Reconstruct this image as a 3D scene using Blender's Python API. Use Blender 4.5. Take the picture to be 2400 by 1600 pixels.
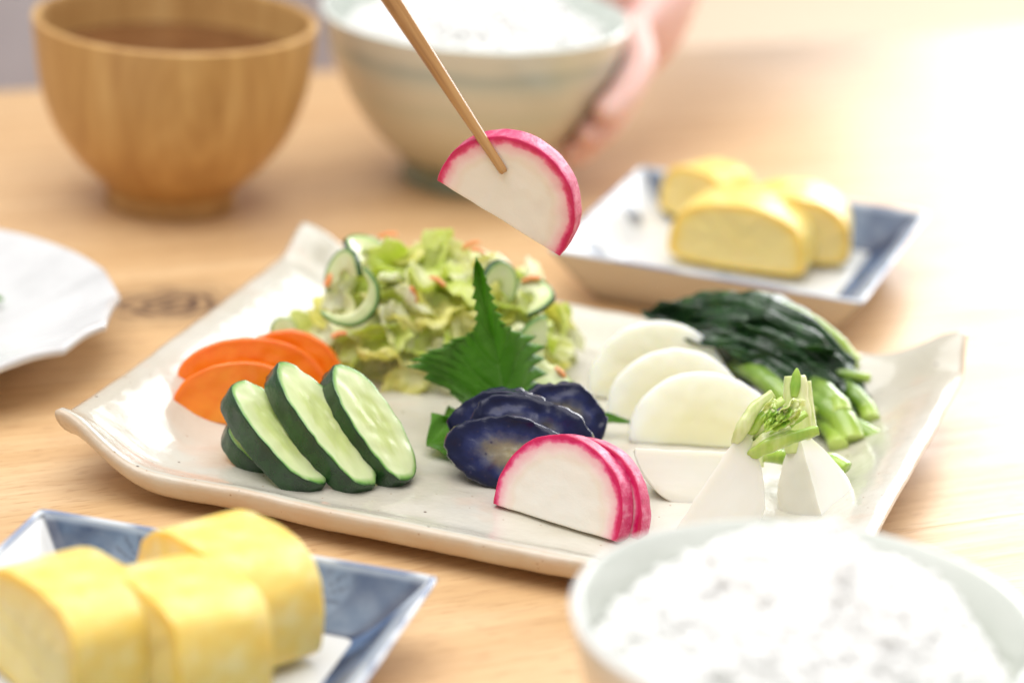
import bpy, bmesh, math, random
from mathutils import Vector, Matrix, noise
random.seed(7)
for o in list(bpy.data.objects): bpy.data.objects.remove(o)
sc = bpy.context.scene
C = sc.collection
CM = 0.01                      # everything below is written in centimetres
rad = math.radians
# ------------------------------------------------------------------ camera
F, PITCH, ROLL, H = 7000.0, rad(20.3), rad(4.0), 36.0
CAMY = -H / math.tan(PITCH)
CPOS = Vector((0, CAMY, H))
_f = Vector((0, math.cos(PITCH), -math.sin(PITCH))); _u = Vector((0, math.sin(PITCH), math.cos(PITCH))); _r = Vector((1, 0, 0))
CR = _r * math.cos(ROLL) + _u * math.sin(ROLL)
CU = -_r * math.sin(ROLL) + _u * math.cos(ROLL)
CF = _f
cam = bpy.data.cameras.new('camera'); co = bpy.data.objects.new('camera', cam); C.objects.link(co)
m = Matrix((CR, CU, -CF)).transposed().to_4x4(); m.translation = CPOS * CM
co.matrix_world = m
cam.sensor_width = 36; cam.lens = F * 36 / 2400
cam.clip_start = .05; cam.clip_end = 100
cam.dof.use_dof = True; cam.dof.focus_distance = .880; cam.dof.aperture_fstop = 5.4; cam.dof.aperture_blades = 0
sc.camera = co
# ------------------------------------------------------------------ light
w = bpy.data.worlds.new('World'); sc.world = w; w.use_nodes = True
bg = w.node_tree.nodes['Background']; bg.inputs[0].default_value = (1.0, .99, .975, 1); bg.inputs[1].default_value = .41
def area(name, loc, aim, sx, sy, watts, col):
    l = bpy.data.lights.new(name, 'AREA'); l.shape = 'RECTANGLE'; l.size = sx; l.size_y = sy; l.energy = watts; l.color = col
    o = bpy.data.objects.new(name, l); C.objects.link(o); o.location = loc
    o.rotation_euler = (Vector(aim) - Vector(loc)).to_track_quat('-Z', 'Y').to_euler()
    return o
area('window_light', (2.2, 4.0, 1.55), (.05, 0, 0), 3.4, 2.5, 148, (.98, .99, 1))
area('ceiling_bounce_fill', (-.3, -.2, 2.5), (-.05, 0, 0), 2.8, 2.8, 70, (1, .985, .965))  # added overhead fill imitating soft bounce off the ceiling, not a fixture
sc.view_settings.view_transform = 'Standard'; sc.view_settings.look = 'None'
sc.view_settings.exposure = .45; sc.view_settings.gamma = 1
sc.render.engine = 'CYCLES'; sc.cycles.use_denoising = True; sc.cycles.max_bounces = 12; sc.cycles.diffuse_bounces = 10
sc.cycles.caustics_reflective = False; sc.cycles.caustics_refractive = False
# ------------------------------------------------------------------ helpers
def at(px, py, z):             # the place, at height z, that the photograph shows at a pixel
    d = CF + CR * ((px - 1200) / F) - CU * ((py - 800) / F)
    return CPOS + d * ((z - H) / d.z)
def atd(px, py, dep):
    return CPOS + (CF + CR * ((px - 1200) / F) - CU * ((py - 800) / F)) * dep
def nz(x, y, z, s=0):
    return noise.noise(Vector((x + s * 13.7, y - s * 7.3, z + s * 3.1)))
def sm(a, b, x):
    t = min(1, max(0, (x - a) / (b - a))); return t * t * (3 - 2 * t)
def mesh(name, V, Fc, mats, parent=None, mi=None, attr=None, col=None, smooth=True):
    me = bpy.data.meshes.new(name)
    me.from_pydata([(v[0] * CM, v[1] * CM, v[2] * CM) for v in V], [], Fc)
    for mm in (mats if isinstance(mats, (list, tuple)) else [mats]): me.materials.append(mm)
    if mi: me.polygons.foreach_set('material_index', mi)
    if smooth: me.polygons.foreach_set('use_smooth', [True] * len(me.polygons))
    if attr:
        for k, vals in attr.items():
            a = me.attributes.new(k, 'FLOAT', 'POINT'); a.data.foreach_set('value', vals)
    if col:
        a = me.color_attributes.new('paint', 'FLOAT_COLOR', 'POINT')
        a.data.foreach_set('color', [c for t in col for c in (*t, 1)])
    me.update()
    o = bpy.data.objects.new(name, me); C.objects.link(o)
    if parent: o.parent = parent
    return o
def tag(o, label, cat, group=None, kind=None):
    if label: o['label'] = label
    if cat: o['category'] = cat
    if group: o['group'] = group
    if kind: o['kind'] = kind
    return o
def empty(name, loc=(0, 0, 0), rz=0):
    o = bpy.data.objects.new(name, None); C.objects.link(o); o.location = Vector(loc) * CM; o.rotation_euler.z = rz
    o.empty_display_size = .02
    return o
def frame(o, loc, y, n):       # local y along y, local z along n
    y = Vector(y).normalized(); n = Vector(n); n = (n - y * n.dot(y)).normalized(); x = y.cross(n)
    mt = Matrix((x, y, n)).transposed().to_4x4(); mt.translation = Vector(loc) * CM
    o.matrix_world = mt; return o
def sub(o, n):
    md = o.modifiers.new('smooth', 'SUBSURF'); md.levels = n; md.render_levels = n; return o
def solid(o, t, off=0):
    md = o.modifiers.new('thickness', 'SOLIDIFY'); md.thickness = t * CM; md.offset = off; return o
# ------------------------------------------------------------------ materials
class N:
    def __init__(s, name):
        s.m = bpy.data.materials.new(name); s.m.use_nodes = True; s.t = s.m.node_tree; s.b = s.t.nodes['Principled BSDF']
        s.co = s.t.nodes.new('ShaderNodeTexCoord')
    def n(s, typ, **kw):
        d = s.t.nodes.new('ShaderNode' + typ)
        for k, v in kw.items(): setattr(d, k, v)
        return d
    def l(s, a, b): s.t.links.new(a, b)
    def mapping(s, scale=(1, 1, 1), rot=(0, 0, 0), loc=(0, 0, 0), src=None):
        d = s.n('Mapping'); d.inputs['Scale'].default_value = scale; d.inputs['Rotation'].default_value = rot; d.inputs['Location'].default_value = loc
        s.l(src or s.co.outputs['Object'], d.inputs['Vector']); return d.outputs[0]
    def noise(s, scale, detail=3, rough=.55, vec=None, dist=0):
        d = s.n('TexNoise'); d.inputs['Scale'].default_value = scale * 100; d.inputs['Detail'].default_value = detail
        d.inputs['Roughness'].default_value = rough; d.inputs['Distortion'].default_value = dist
        s.l(vec or s.co.outputs['Object'], d.inputs['Vector']); return d.outputs[0]
    def vor(s, scale, vec=None, feature='F1', rnd=1):
        d = s.n('TexVoronoi', feature=feature); d.inputs['Scale'].default_value = scale * 100; d.inputs['Randomness'].default_value = rnd
        s.l(vec or s.co.outputs['Object'], d.inputs['Vector']); return d.outputs['Distance']
    def ramp(s, fac, stops, interp='LINEAR'):
        d = s.n('ValToRGB'); r = d.color_ramp; r.interpolation = interp
        while len(r.elements) < len(stops): r.elements.new(.5)
        for e, (p, c) in zip(r.elements, stops):
            e.position = p; e.color = (*c, 1) if isinstance(c, tuple) else (c, c, c, 1)
        s.l(fac, d.inputs[0]); return d.outputs[0]
    def mix(s, fac, a, b, mode='MIX'):
        d = s.n('Mix', data_type='RGBA', blend_type=mode)
        for i, v in ((0, fac), (6, a), (7, b)):
            if isinstance(v, (int, float)): d.inputs[i].default_value = v
            elif isinstance(v, tuple): d.inputs[i].default_value = (*v, 1)
            else: s.l(v, d.inputs[i])
        return d.outputs[2]
    def math(s, op, a, b=None, c=None):
        d = s.n('Math', operation=op)
        for i, v in enumerate((a, b, c)):
            if v is None: continue
            if isinstance(v, (int, float)): d.inputs[i].default_value = v
            else: s.l(v, d.inputs[i])
        return d.outputs[0]
    def attr(s, name, out='Fac'):
        return s.n('Attribute', attribute_name=name).outputs[out]
    def bump(s, h, strength, dist, prev=None):
        d = s.n('Bump'); d.inputs['Strength'].default_value = strength; d.inputs['Distance'].default_value = dist * CM
        s.l(h, d.inputs['Height'])
        if prev: s.l(prev, d.inputs['Normal'])
        return d.outputs[0]
    def out(s, col, rough=.5, normal=None, sss=0, sr=.3, src=(1, .7, .5), coat=0, cr=.1, spec=.5, trl=0, trcol=None, trans=0):
        b = s.b
        def put(k, v):
            if isinstance(v, (int, float)): b.inputs[k].default_value = v
            elif isinstance(v, tuple): b.inputs[k].default_value = (*v, 1) if len(v) == 3 and k == 'Base Color' else v
            else: s.l(v, b.inputs[k])
        put('Base Color', col); put('Roughness', rough); put('Subsurface Weight', sss); put('Subsurface Scale', sr * CM)
        put('Subsurface Radius', src); put('Coat Weight', coat); put('Coat Roughness', cr); put('Specular IOR Level', spec); put('Transmission Weight', trans)
        if normal: s.l(normal, b.inputs['Normal'])
        if trl:
            t = s.n('BsdfTranslucent')
            v = trcol or col
            if isinstance(v, tuple): t.inputs[0].default_value = (*v, 1)
            else: s.l(v, t.inputs[0])
            if normal: s.l(normal, t.inputs['Normal'])
            mx = s.n('MixShader'); mx.inputs[0].default_value = trl
            s.l(b.outputs[0], mx.inputs[1]); s.l(t.outputs[0], mx.inputs[2])
            s.l(mx.outputs[0], s.t.nodes['Material Output'].inputs['Surface'])
        return s.m
def mottle(name, a, b, scale, rough=.5, bs=0, bd=.02, bscale=None, lo=.35, hi=.65, **k):
    s = N(name); f = s.noise(scale, 4); c = s.ramp(f, [(lo, a), (hi, b)])
    nrm = s.bump(s.noise(bscale or scale * 3, 5), bs, bd) if bs else None
    return s.out(c, rough, nrm, **k)
NTH = ['first', 'second', 'third', 'fourth', 'fifth', 'sixth', 'seventh', 'eighth', 'ninth', 'tenth', 'eleventh', 'twelfth', 'thirteenth', 'fourteenth', 'fifteenth', 'sixteenth', 'seventeenth', 'eighteenth', 'nineteenth', 'twentieth'] + ['twenty-' + q for q in ('first', 'second', 'third', 'fourth', 'fifth', 'sixth', 'seventh', 'eighth', 'ninth')]
def px(p):
    d = p - CPOS; k = d.dot(CF); return 1200 + F * d.dot(CR) / k, 800 - F * d.dot(CU) / k
def order_labels(items, rows, text):      # items: (object, centre); labels by row and place from the left
    items = sorted(items, key=lambda q: px(q[1])[1]); n = len(items); k = len(rows)
    for r in range(k):
        part = sorted(items[n * r // k: n * (r + 1) // k], key=lambda q: px(q[1])[0])
        for j, (o, c) in enumerate(part):
            o['label'] = text.format(n=NTH[min(j, len(NTH) - 1)], row=rows[r], c=o.get('tint', ''))
            if 'tint' in o: del o['tint']
# ------------------------------------------------------------------ table + floor
TANG = math.atan2(24.52, 47.55)
T0 = Vector((7.18, 41.9, 0))            # a point on the far edge
def table_wood():
    s = N('table_wood')
    v = s.mapping((.06, 1, 1)); g1 = s.noise(.35, 4, .6, v, .6)
    v2 = s.mapping((.05, 1, 1)); g2 = s.noise(2.2, 3, .6, v2)
    v3 = s.mapping((.16, 1, 1)); fl = s.noise(7.0, 2, .5, v3)
    oi = s.n('ObjectInfo')
    base = s.ramp(g1, [(.3, (.64, .41, .20)), (.55, (.74, .51, .275)), (.75, (.80, .585, .35))])
    base = s.mix(s.ramp(g2, [(.4, 0.0), (.68, .35)]), base, (.46, .25, .11))
    base = s.mix(s.ramp(fl, [(.56, 0.0), (.66, .45)]), base, (.44, .235, .11))
    base = s.mix(s.ramp(oi.outputs['Random'], [(0, 0.0), (1, .22)]), base, (.50, .28, .12))
    # knot
    p = Matrix.Rotation(-TANG, 3, 'Z') @ (at(395, 712, 0) - T0)
    k = s.mapping((1, 1.55, 1), (0, 0, 0), (-p.x * CM, -p.y * 1.55 * CM, 0))
    wob = s.n('VectorMath', operation='ADD'); nt = s.n('TexNoise'); nt.inputs['Scale'].default_value = 70; nt.inputs['Detail'].default_value = 3
    s.l(s.co.outputs['Object'], nt.inputs['Vector'])
    sc_ = s.n('VectorMath', operation='MULTIPLY_ADD'); s.l(nt.outputs['Color'], sc_.inputs[0]); sc_.inputs[1].default_value = (.02, .02, 0); sc_.inputs[2].default_value = (-.01, -.01, 0)
    s.l(k, wob.inputs[0]); s.l(sc_.outputs[0], wob.inputs[1])
    ln = s.n('VectorMath', operation='LENGTH'); s.l(wob.outputs[0], ln.inputs[0]); d = ln.outputs['Value']
    ring = s.math('SINE', s.math('MULTIPLY', d, 900))
    halo = s.ramp(d, [(.004, 1.0), (.015, .95), (.025, .4), (.045, 0.0)])
    kk = s.math('MULTIPLY', halo, s.math('MULTIPLY_ADD', ring, .32, .72))
    base = s.mix(kk, base, (.07, .04, .035))
    nr = s.bump(fl, .10, .02); nr = s.bump(g2, .08, .03, nr)
    return s.out(base, s.ramp(g2, [(.3, .36), (.7, .46)]), nr, spec=.6)
tw = table_wood()
table = empty('dining_table', T0, TANG)
tag(table, 'pale honey-coloured wooden table made of long boards with a dark knot', 'table')
bw = [11.5, 14.2, 12.8, 13.6, 12.0, 14.5, 13.0]
y = 0
for i, b in enumerate(bw):
    y1 = y; y0 = y - b; g = .004; e = .015
    xs = [-95, -60, -30, 0, 30, 60, 95]
    prof = [(y0 + g, -2.6), (y0 + g, -e), (y0 + g + e, 0), (y1 - g - e, 0), (y1 - g, -e), (y1 - g, -2.6)]
    V = [(x, a, c) for x in xs for a, c in prof]; n = len(prof)
    Fc = [(j * n + k, j * n + (k + 1) % n, (j + 1) * n + (k + 1) % n, (j + 1) * n + k) for j in range(len(xs) - 1) for k in range(n)]
    Fc += [tuple(range(n))[::-1], tuple((len(xs) - 1) * n + k for k in range(n))]
    mesh('board', V, Fc, tw, table, smooth=False)
    y = y0
# apron and legs keep the boards up
def box(V, Fc, x0, x1, y0, y1, z0, z1):
    b = len(V); V += [(x, y, z) for z in (z0, z1) for x, y in ((x0, y0), (x1, y0), (x1, y1), (x0, y1))]
    Fc += [tuple(b + k for k in f) for f in ((3, 2, 1, 0), (4, 5, 6, 7), (0, 1, 5, 4), (1, 2, 6, 5), (2, 3, 7, 6), (3, 0, 4, 7))]
def boxes(name, L, mat_, parent=None):
    V, Fc = [], []
    for b in L: box(V, Fc, *b)
    return mesh(name, V, Fc, mat_, parent, smooth=False)
boxes('apron', [(-86, 86, -10, -8, -10, -2.61)], tw, table)
for x in (-86, 80):
    for yy in (-16, -82): boxes('leg', [(x, x + 6, yy, yy + 6, -70, -2.61)], tw, table)
s = N('floor_wood'); v = s.mapping((.04, 1, 1)); g = s.noise(.25, 3, .5, v)
fm = s.out(s.ramp(g, [(.3, (.60, .43, .30)), (.7, (.66, .50, .36))]), .5)
fl = mesh('floor', [(-900, -500, -70), (900, -500, -70), (900, 1200, -70), (-900, 1200, -70)], [(0, 1, 2, 3)], fm, smooth=False)
fl['kind'] = 'structure'
# ------------------------------------------------------------------ pottery
def lathe(name, prof, mat_, parent=None, n=96, wob=0, poly=None, mi=None):
    V, Fc, idx = [], [], []
    for k, (r, z) in enumerate(prof):
        for j in range(n):
            a = 2 * math.pi * j / n
            rr = r
            if wob: rr += wob * nz(math.cos(a) * 1.3, math.sin(a) * 1.3, z * .25, 3) * min(1, r)
            if poly:
                st = 2 * math.pi / poly[0]; d = (a % st) - st / 2
                fct = math.cos(st / 2) / math.cos(d); rr *= 1 + (fct - 1) * poly[1] * min(1, r / 3)
            V.append((rr * math.cos(a), rr * math.sin(a), z))
    for k in range(len(prof) - 1):
        for j in range(n):
            Fc.append((k * n + j, k * n + (j + 1) % n, (k + 1) * n + (j + 1) % n, (k + 1) * n + j))
            idx.append(mi[k] if mi else 0)
    return V, Fc, idx
def smoothprof(pts, n=6):
    out = []
    for i in range(len(pts) - 1):
        p0 = pts[max(0, i - 1)]; p1 = pts[i]; p2 = pts[i + 1]; p3 = pts[min(len(pts) - 1, i + 2)]
        for k in range(n):
            t = k / n
            out.append(tuple(.5 * (2 * p1[a] + (p2[a] - p0[a]) * t + (2 * p0[a] - 5 * p1[a] + 4 * p2[a] - p3[a]) * t * t + (3 * p1[a] - p0[a] - 3 * p2[a] + p3[a]) * t ** 3) for a in (0, 1)))
    return out + [pts[-1]]
# stoneware serving plate
def plate_mat(rim=False):
    s = N('stoneware_rim' if rim else 'stoneware_glaze')
    c = s.ramp(s.noise(.25, 4), [(.32, (.55, .51, .42)), (.55, (.60, .575, .50)), (.75, (.65, .635, .57))])
    c = s.mix(s.ramp(s.noise(.55, 3, .5), [(.62, 0.0), (.75, .3)]), c, (.64, .42, .30))
    if rim: c = s.mix(s.ramp(s.noise(.5, 4, .6), [(.35, .85), (.7, .15)]), c, (.56, .42, .29))
    geo = s.n('NewGeometry'); sep = s.n('SeparateXYZ'); s.l(geo.outputs['Normal'], sep.inputs[0])
    sp = s.vor(.9); sp2 = s.vor(2.3)
    c = s.mix(s.ramp(sp, [(.035, .9), (.055, 0.0)]), c, (.09, .05, .035))
    c = s.mix(s.ramp(sp2, [(.05, .7), (.09, 0.0)]), c, (.30, .15, .07))
    wx = s.n('TexWave', bands_direction='X'); wx.inputs['Scale'].default_value = 700; wx.inputs['Distortion'].default_value = 1.5
    wy = s.n('TexWave', bands_direction='Y'); wy.inputs['Scale'].default_value = 700; wy.inputs['Distortion'].default_value = 1.5
    for q in (wx, wy): s.l(s.co.outputs['Object'], q.inputs['Vector'])
    h = s.math('ADD', wx.outputs['Fac'], wy.outputs['Fac'])
    nr = s.bump(h, .07, .02); nr = s.bump(s.noise(1.2, 4), .55, .09, nr); nr = s.bump(s.noise(8, 2), .06, .02, nr)
    return s.out(c, .22 if rim else .16, nr, spec=.5, coat=.15 if rim else .5, cr=.07)
def make_plate():
    A, B, nu, nv, th = 11.95, 9.6, 96, 76, .78
    ZC = {(-1, -1): .15, (-1, 1): .05, (1, 1): .20, (1, -1): -.25}
    def top(u, v):
        eu = sm(.70, 1.0, abs(u)); ev = sm(.84, 1.0, abs(v))
        z = .68 + 1.25 * eu ** 1.3 + (.50 + (.5 if v > 0 else 0)) * ev
        cz = ZC[(1 if u > 0 else -1, 1 if v > 0 else -1)]
        z += cz * (abs(u) ** 5) * sm(.3, 1, abs(v)) ** 1.5
        x = u * A * (1 - .012 * (1 - v * v) * 0) + .12 * nz(u * 2, v * 2, 0, 5) 
        yv = v * B * (1 - .02 * (1 - abs(u) ** 4)) + .12 * nz(u * 2, v * 2, 4, 6)
        kc = 1 - .018 * sm(.82, 1, abs(u)) * sm(.82, 1, abs(v)); x *= kc; yv *= kc
        z += .035 * nz(u * 5, v * 4, 1, 2) + .03 * nz(u * 14, v * 11, 1, 9)
        return x, yv, z
    P = [-1 + 2 * i / nu for i in range(nu + 1)]; Q = [-1 + 2 * j / nv for j in range(nv + 1)]
    V = [top(u, v) for v in Q for u in P]; W = nu + 1
    Fc = [(j * W + i, j * W + i + 1, (j + 1) * W + i + 1, (j + 1) * W + i) for j in range(nv) for i in range(nu)]
    ob = len(V)
    for v in Q:
        for u in P:
            x, yy, z = top(u, v); k = 1 - .035 * sm(.75, 1, max(abs(u), abs(v)))
            V.append((x * k, yy * k, max(.03, z - th - .04 * sm(.8, 1, max(abs(u), abs(v))))))
    Fc += [(ob + j * W + i, ob + (j + 1) * W + i, ob + (j + 1) * W + i + 1, ob + j * W + i + 1) for j in range(nv) for i in range(nu)]
    bd = [(i, 0) for i in range(nu)] + [(nu, j) for j in range(nv)] + [(i, nv) for i in range(nu, 0, -1)] + [(0, j) for j in range(nv, 0, -1)]
    prev = [j * W + i for i, j in bd]; nb = len(bd)
    for k in range(1, 7):
        a = math.pi * k / 7; cur = []
        for (i, j) in bd:
            t = Vector(V[j * W + i]); b = Vector(V[ob + j * W + i]); mid = (t + b) / 2
            o = Vector((t.x / A, t.y / B, 0)); o = Vector((math.copysign(abs(o.x) ** 6, o.x), math.copysign(abs(o.y) ** 6, o.y), 0)).normalized()
            p = mid + (t - b) / 2 * math.cos(a) + o * .30 * math.sin(a) ** .8
            p += Vector((1, 1, 1)) * .02 * nz(p.x, p.y, p.z * 2, 4)
            V.append(tuple(p)); cur.append(len(V) - 1)
        Fc += [(prev[q], cur[q], cur[(q + 1) % nb], prev[(q + 1) % nb]) for q in range(nb)]
        prev = cur
    bot = [ob + j * W + i for i, j in bd]
    Fc += [(prev[q], bot[q], bot[(q + 1) % nb], prev[(q + 1) % nb]) for q in range(nb)]
    mi = [0] * (nu * nv) + [1] * (len(Fc) - nu * nv); o = mesh('serving_plate', V, Fc, [plate_mat(), plate_mat(True)], mi=mi); o.location = Vector((.80, -10.0, 0)) * CM; o.rotation_euler.z = rad(-17.5)
    return tag(o, 'large rectangular cream stoneware plate with curled-up corners holding the pickles', 'plate')
make_plate()
PZ = .72                        # height of the plate's floor
# wooden soup bowl
def bowl_wood():
    s = N('bowl_wood'); v = s.mapping((1, 1, .10)); g = s.noise(.55, 4, .6, v, 1.0)
    wv = s.n('TexWave', wave_type='RINGS', rings_direction='Y'); wv.inputs['Scale'].default_value = 55; wv.inputs['Distortion'].default_value = 3; wv.inputs['Detail'].default_value = 2; wv.inputs['Detail Scale'].default_value = .6
    s.l(s.mapping((1, 1, .45), (0, 0, 0), (-.012, .03, -.02)), wv.inputs['Vector'])
    c = s.ramp(g, [(.3, (.44, .235, .075)), (.55, (.58, .345, .125)), (.75, (.67, .43, .175))])
    c = s.mix(.10, c, s.ramp(wv.outputs['Fac'], [(.1, (.27, .13, .04)), (.8, (.52, .31, .12))]))
    return s.out(c, .42, s.bump(g, .08, .03), spec=.4)
wb = empty('soup_bowl', (-13.6, 13.05, 0)); tag(wb, 'round brown turned-wood soup bowl standing at the back left', 'bowl')
pr = smoothprof([(.01, .75), (1.7, .75), (2.05, .35), (2.25, 0.02), (2.45, 0.0), (2.55, .12), (2.52, .6), (2.75, .95), (3.6, 1.75), (4.5, 3.0), (5.05, 4.5), (5.28, 6.0), (5.40, 7.15), (5.36, 7.28), (5.24, 7.3), (5.12, 7.2), (5.0, 6.0), (4.75, 4.6), (4.1, 3.1), (2.8, 1.9), (1.2, 1.45), (.01, 1.4)], 5)
V, Fc, _ = lathe('', pr, None); mesh('body', V, Fc, bowl_wood(), wb)
def disc(name, r, z, mat_, amp=.03, n=48, rg=14):
    V = [(0, 0, z)]; Fc = []
    for k in range(1, rg + 1):
        for j in range(n):
            a = 2 * math.pi * j / n; q = r * k / rg
            V.append((q * math.cos(a), q * math.sin(a), z + amp * nz(q * math.cos(a), q * math.sin(a), 0, 2) * (1 - k / rg)))
    for j in range(n): Fc.append((0, 1 + j, 1 + (j + 1) % n))
    for k in range(rg - 1):
        for j in range(n): Fc.append((1 + k * n + j, 1 + (k + 1) * n + j, 1 + (k + 1) * n + (j + 1) % n, 1 + k * n + (j + 1) % n))
    return mesh(name, V, Fc, mat_)
sp = disc('miso_soup', 4.93, 5.8, mottle('soup', (.10, .035, .012), (.17, .07, .025), .5, .12, lo=.3, hi=.7))
sp.location = wb.location; tag(sp, 'dark reddish-brown soup filling the wooden bowl', 'soup')
# rice
def grain_template():
    V, Fc = [], []; n, rg = 8, 6
    for k in range(rg + 1):
        a = math.pi * (.08 + .84 * k / rg)
        for j in range(n):
            b = 2 * math.pi * j / n; V.append((math.cos(b) * math.sin(a) ** .8 * .185, math.sin(b) * math.sin(a) ** .8 * .165, -math.cos(a) * .40 ))
    for k in range(rg):
        for j in range(n): Fc.append((k * n + j, k * n + (j + 1) % n, (k + 1) * n + (j + 1) % n, (k + 1) * n + j))
    Fc += [tuple(range(n))[::-1], tuple(rg * n + j for j in range(n))]
    return [Vector(v) for v in V], Fc
GV, GF = grain_template()
rice_m = mottle('cooked_rice', (.82, .815, .80), (.86, .855, .845), 2.0, .35, spec=.4)
def rice(bowl_loc, R, base, height, count, seed, label):
    rnd = random.Random(seed)
    def hz(x, y_):
        q = math.hypot(x, y_) / R
        return base + height * max(0, 1 - q ** 2.2) + .45 * nz(x * .55, y_ * .55, seed, seed) * (1 - q ** 4) * height / 2 + .20 * nz(x * 1.1, y_ * 1.1, seed, 5)
    V, Fc = [], []
    n, rg = 80, 26
    V.append((0, 0, hz(0, 0) - .02))
    for k in range(1, rg + 1):
        for j in range(n):
            a = 2 * math.pi * j / n; q = R * k / rg; V.append((q * math.cos(a), q * math.sin(a), hz(q * math.cos(a), q * math.sin(a)) - .02))
    for j in range(n): Fc.append((0, 1 + j, 1 + (j + 1) % n))
    for k in range(rg - 1):
        for j in range(n): Fc.append((1 + k * n + j, 1 + (k + 1) * n + j, 1 + (k + 1) * n + (j + 1) % n, 1 + k * n + (j + 1) % n))
    for i in range(count):
        a = rnd.uniform(0, 2 * math.pi); q = R * math.sqrt(rnd.random()) * .97
        x, y_ = q * math.cos(a), q * math.sin(a); z = hz(x, y_) + rnd.uniform(-.06, .07) + (.24 if rnd.random() < .12 else 0)
        eul = Matrix.Rotation(rnd.uniform(0, 6.28), 3, 'Z') @ Matrix.Rotation(rnd.gauss(1.55, .35), 3, 'X') @ Matrix.Rotation(rnd.uniform(0, 6), 3, 'Z')
        s_ = rnd.uniform(.85, 1.15); b = len(V); p = Vector((x, y_, z)); bend = rnd.uniform(-.5, .5)
        V += [tuple(p + eul @ Vector((g.x + bend * g.z * g.z, g.y, g.z)) * s_) for g in GV]; Fc += [tuple(b + k for k in f) for f in GF]
    o = mesh('cooked_rice', V, Fc, rice_m); o.location = Vector(bowl_loc) * CM
    return tag(o, label, 'rice', kind='stuff')
# celadon rice bowl at the back
def celadon():
    s = N('celadon_glaze'); sep = s.n('SeparateXYZ'); s.l(s.co.outputs['Object'], sep.inputs[0])
    wob = s.math('MULTIPLY_ADD', s.noise(.25, 2), .006, -.003)
    z = s.math('MULTIPLY', s.math('ADD', sep.outputs[2], wob), 100 / 7.2)
    c = s.ramp(z, [(0, (.20, .25, .18)), (.10, (.22, .27, .19)), (.17, (.56, .53, .42)), (.45, (.66, .64, .53)), (.58, (.60, .62, .53)), (.62, (.68, .66, .56)), (.70, (.64, .64, .55)), (.74, (.56, .60, .54)), (.80, (.40, .46, .44)), (.84, (.62, .62, .54)), (.93, (.68, .66, .58)), (.965, (.76, .81, .79))])
    c = s.mix(s.ramp(s.noise(.4, 3), [(.45, 0.0), (.7, .3)]), c, (.62, .60, .50))
    return s.out(c, .25, s.bump(s.noise(.8, 3), .1, .05), coat=.4, cr=.1)
CB = (-2.33, 18.7, 0)
rb = empty('rice_bowl', CB); tag(rb, 'pale celadon rice bowl with grey-green bands held by a hand at the back', 'bowl')
s = N('celadon_inside'); cin = s.out(s.ramp(s.noise(.3, 3), [(.3, (.62, .68, .63)), (.7, (.70, .74, .70))]), .2, coat=.5)
pr = smoothprof([(.01, .6), (2.0, .6), (2.3, .1), (2.5, 0.0), (2.65, .1), (2.55, .8), (3.1, 1.25), (4.2, 2.35), (5.1, 3.7), (5.75, 5.2), (6.15, 6.75), (6.17, 6.88), (6.06, 6.92), (5.94, 6.84), (5.5, 5.2), (4.8, 3.6), (3.7, 2.2), (2.0, 1.3), (.01, 1.1)], 5)
ci = [0 if k < 12 * 5 else 1 for k in range(len(pr))]
V, Fc, mi = lathe('', pr, None, wob=.05, mi=ci); mesh('body', V, Fc, [celadon(), cin], rb, mi=mi)
rice((CB[0], CB[1], 0), 5.35, 5.6, 1.9, 1500, 3, 'steamed white rice in the celadon bowl at the back')
# near rice bowl
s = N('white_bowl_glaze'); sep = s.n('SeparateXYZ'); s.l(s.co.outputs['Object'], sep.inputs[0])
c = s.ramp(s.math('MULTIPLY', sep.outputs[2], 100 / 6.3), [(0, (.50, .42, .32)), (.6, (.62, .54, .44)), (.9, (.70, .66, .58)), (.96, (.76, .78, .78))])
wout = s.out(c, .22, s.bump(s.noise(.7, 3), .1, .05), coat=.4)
s = N('white_bowl_inside'); win = s.out(s.ramp(s.noise(.3, 3), [(.3, (.64, .67, .62)), (.7, (.69, .71, .67))]), .2, coat=.5)
FB = (7.35, -33.75, 0)
nb = empty('rice_bowl', FB); tag(nb, 'off-white rice bowl in the near right foreground, cut off by the frame', 'bowl')
pr = smoothprof([(.01, .5), (1.9, .5), (2.2, .1), (2.4, 0.0), (2.5, .12), (2.45, .7), (3.0, 1.1), (4.1, 2.2), (4.9, 3.6), (5.35, 5.0), (5.56, 6.0), (5.56, 6.14), (5.45, 6.2), (5.30, 6.12), (5.0, 4.9), (4.5, 3.5), (3.6, 2.1), (2.0, 1.2), (.01, 1.0)], 5)
ci = [0 if k < 12 * 5 else 1 for k in range(len(pr))]
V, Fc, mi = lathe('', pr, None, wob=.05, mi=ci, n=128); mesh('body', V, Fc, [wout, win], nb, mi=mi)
rice((FB[0], FB[1], 0), 4.8, 4.6, 2.9, 2600, 8, 'heaped white rice in the near right bowl')
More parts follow.
